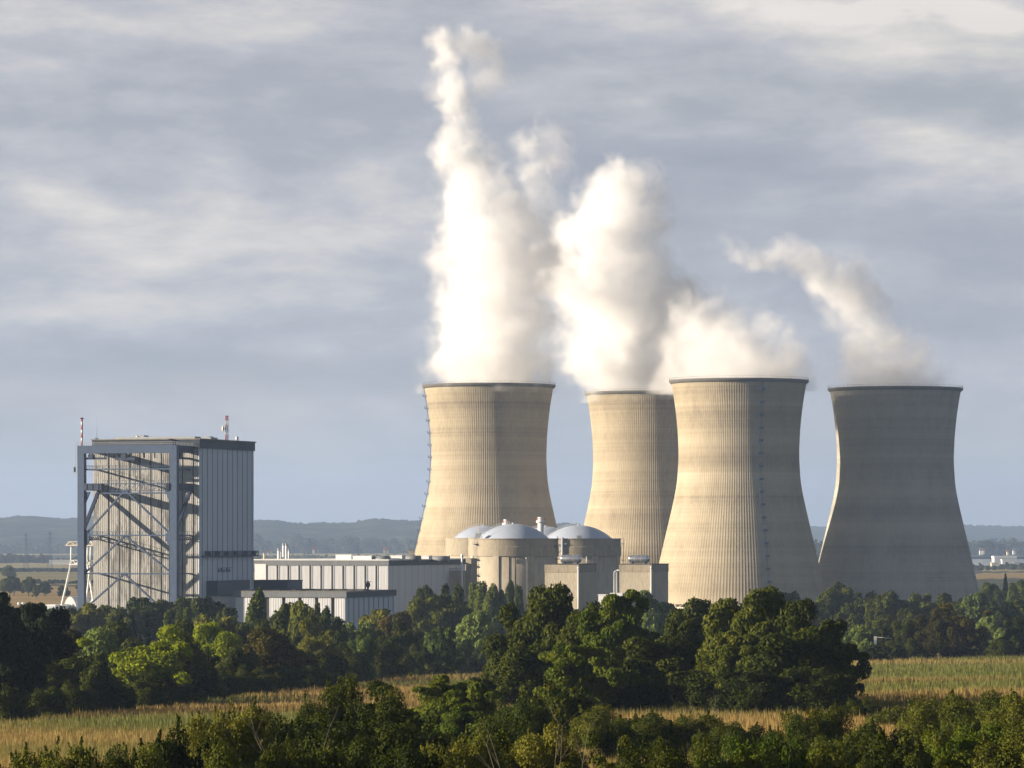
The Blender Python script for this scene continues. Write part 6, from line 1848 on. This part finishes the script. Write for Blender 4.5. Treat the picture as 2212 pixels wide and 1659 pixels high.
    go = N('NodeGroupOutput'); L(vc.outputs[0], sm.inputs[0]); L(sm.outputs[0], go.inputs[0])
    vd = bpy.data.volumes.new(name); vd.materials.append(m)
    o = bpy.data.objects.new(name, vd); COL.objects.link(o)
    md = o.modifiers.new('vapour', 'NODES'); md.node_group = ng
    return tag(o, label, 'steam')

D1 = 2289
steam('steam_plume', 'tallest white steam column rising from the leftmost cooling tower',
      [(1060, 850, 124, D1), (1060, 795, 126, D1), (1058, 740, 122, D1), (1060, 685, 116, D1), (1062, 630, 112, D1), (1060, 575, 110, D1), (1050, 520, 96, D1),
       (1105, 540, 80, D1), (1125, 600, 64, D1, 0.9), (1036, 468, 92, D1), (1120, 480, 64, D1+10, 0.6), (1150, 545, 60, D1+10, 0.8), (1022, 415, 72, D1), (1012, 370, 62, D1), (1004, 335, 50, D1), (996, 300, 50, D1), (988, 262, 46, D1), (980, 225, 44, D1), (972, 195, 42, D1),
       (966, 174, 40, D1), (962, 132, 42, D1), (952, 96, 38, D1, 0.8), (1008, 92, 42, D1, 0.8), (1046, 112, 42, D1, 0.5), (1058, 165, 42, D1, 0.4), (932, 190, 34, D1, 0.35), (956, 330, 34, D1, 0.4),
       (1138, 312, 44, D1+25, 0.42), (1180, 335, 56, D1+25, 0.2), (1165, 385, 52, D1+25, 0.42), (1172, 440, 50, D1+25, 0.3), (1190, 290, 44, D1+25, 0.12)],
      T1[2]-4, 0.95, 1, back=-3)
D2 = 2375
steam('steam_plume', 'wide leaning steam cloud from the two middle cooling towers',
      [(1360, 868, 92, D2), (1335, 815, 78, D2), (1400, 815, 90, D2, 0.9), (1335, 755, 105, D2), (1332, 695, 112, D2), (1318, 635, 106, D2), (1305, 575, 102, D2), (1300, 520, 88, D2),
       (1330, 465, 84, D2), (1358, 425, 70, D2), (1388, 452, 56, D2, 0.9), (1408, 490, 44, D2, 0.6), (1268, 445, 46, D2, 0.9), (1222, 510, 54, D2, 0.75), (1196, 560, 60, D2, 0.7), (1215, 620, 46, D2, 0.5),
       (1400, 570, 60, D2, 0.6), (1405, 635, 76, D2, 0.7), (1450, 695, 84, D2, 0.7), (1540, 735, 80, 2290, 0.5), (1480, 665, 70, D2-60, 0.6), (1500, 700, 66, 2230, 0.5), (1455, 640, 52, 2300, 0.5), (1440, 620, 50, D2, 0.4), (1195, 610, 46, D2-30, 0.8), (1190, 560, 44, D2-40, 0.8), (1280, 760, 66, D2, 0.8), (1470, 775, 100, 2300, 0.5),
       (1530, 770, 96, 2240, 0.45), (1500, 815, 84, 2230, 0.45), (1590, 835, 118, 2200, 0.55), (1620, 765, 92, 2200, 0.4), (1560, 715, 50, 2230, 0.3), (1500, 705, 52, 2260, 0.4), (1690, 805, 78, 2190, 0.34)],
      min(T2[2], T3[2])-5, 1.05, 2)
D4 = 2243
steam('steam_plume', 'thin curling wisp of steam leaning left off the rightmost cooling tower',
      [(1925, 852, 122, D4, 0.4), (1890, 812, 94, D4, 0.45), (1892, 765, 74, D4, 0.5), (1876, 715, 66, D4, 0.55), (1850, 670, 64, D4, 0.6), (1822, 625, 62, D4, 0.6), (1862, 605, 44, D4, 0.25), (1785, 590, 48, D4, 0.44),
       (1750, 570, 46, D4, 0.5), (1712, 556, 40, D4, 0.3), (1670, 560, 34, D4, 0.5), (1630, 562, 30, D4, 0.55), (1598, 552, 27, D4, 0.55), (1575, 536, 22, D4, 0.28), (1564, 514, 17, D4, 0.25)],
      T4[2]-4, 1.15, 3)

# ------------------------------------------------------------------ air
def haze():
    m, nt, N, L = new_mat('haze_air')
    out = N('ShaderNodeOutputMaterial'); pv = N('ShaderNodeVolumePrincipled')
    pv.inputs['Color'].default_value = (0.50, 0.68, 1.0, 1); pv.inputs['Density'].default_value = 0.000055
    pv.inputs['Anisotropy'].default_value = 0.1
    L(pv.outputs[0], out.inputs['Volume'])
    mb = MB(); mb.box(-26000, 26000, -400, 25500, -6, 420)
    o = mb.build('haze', m); tag(o, 'thin bluish evening haze over the whole plain', 'haze', kind='stuff')

haze()
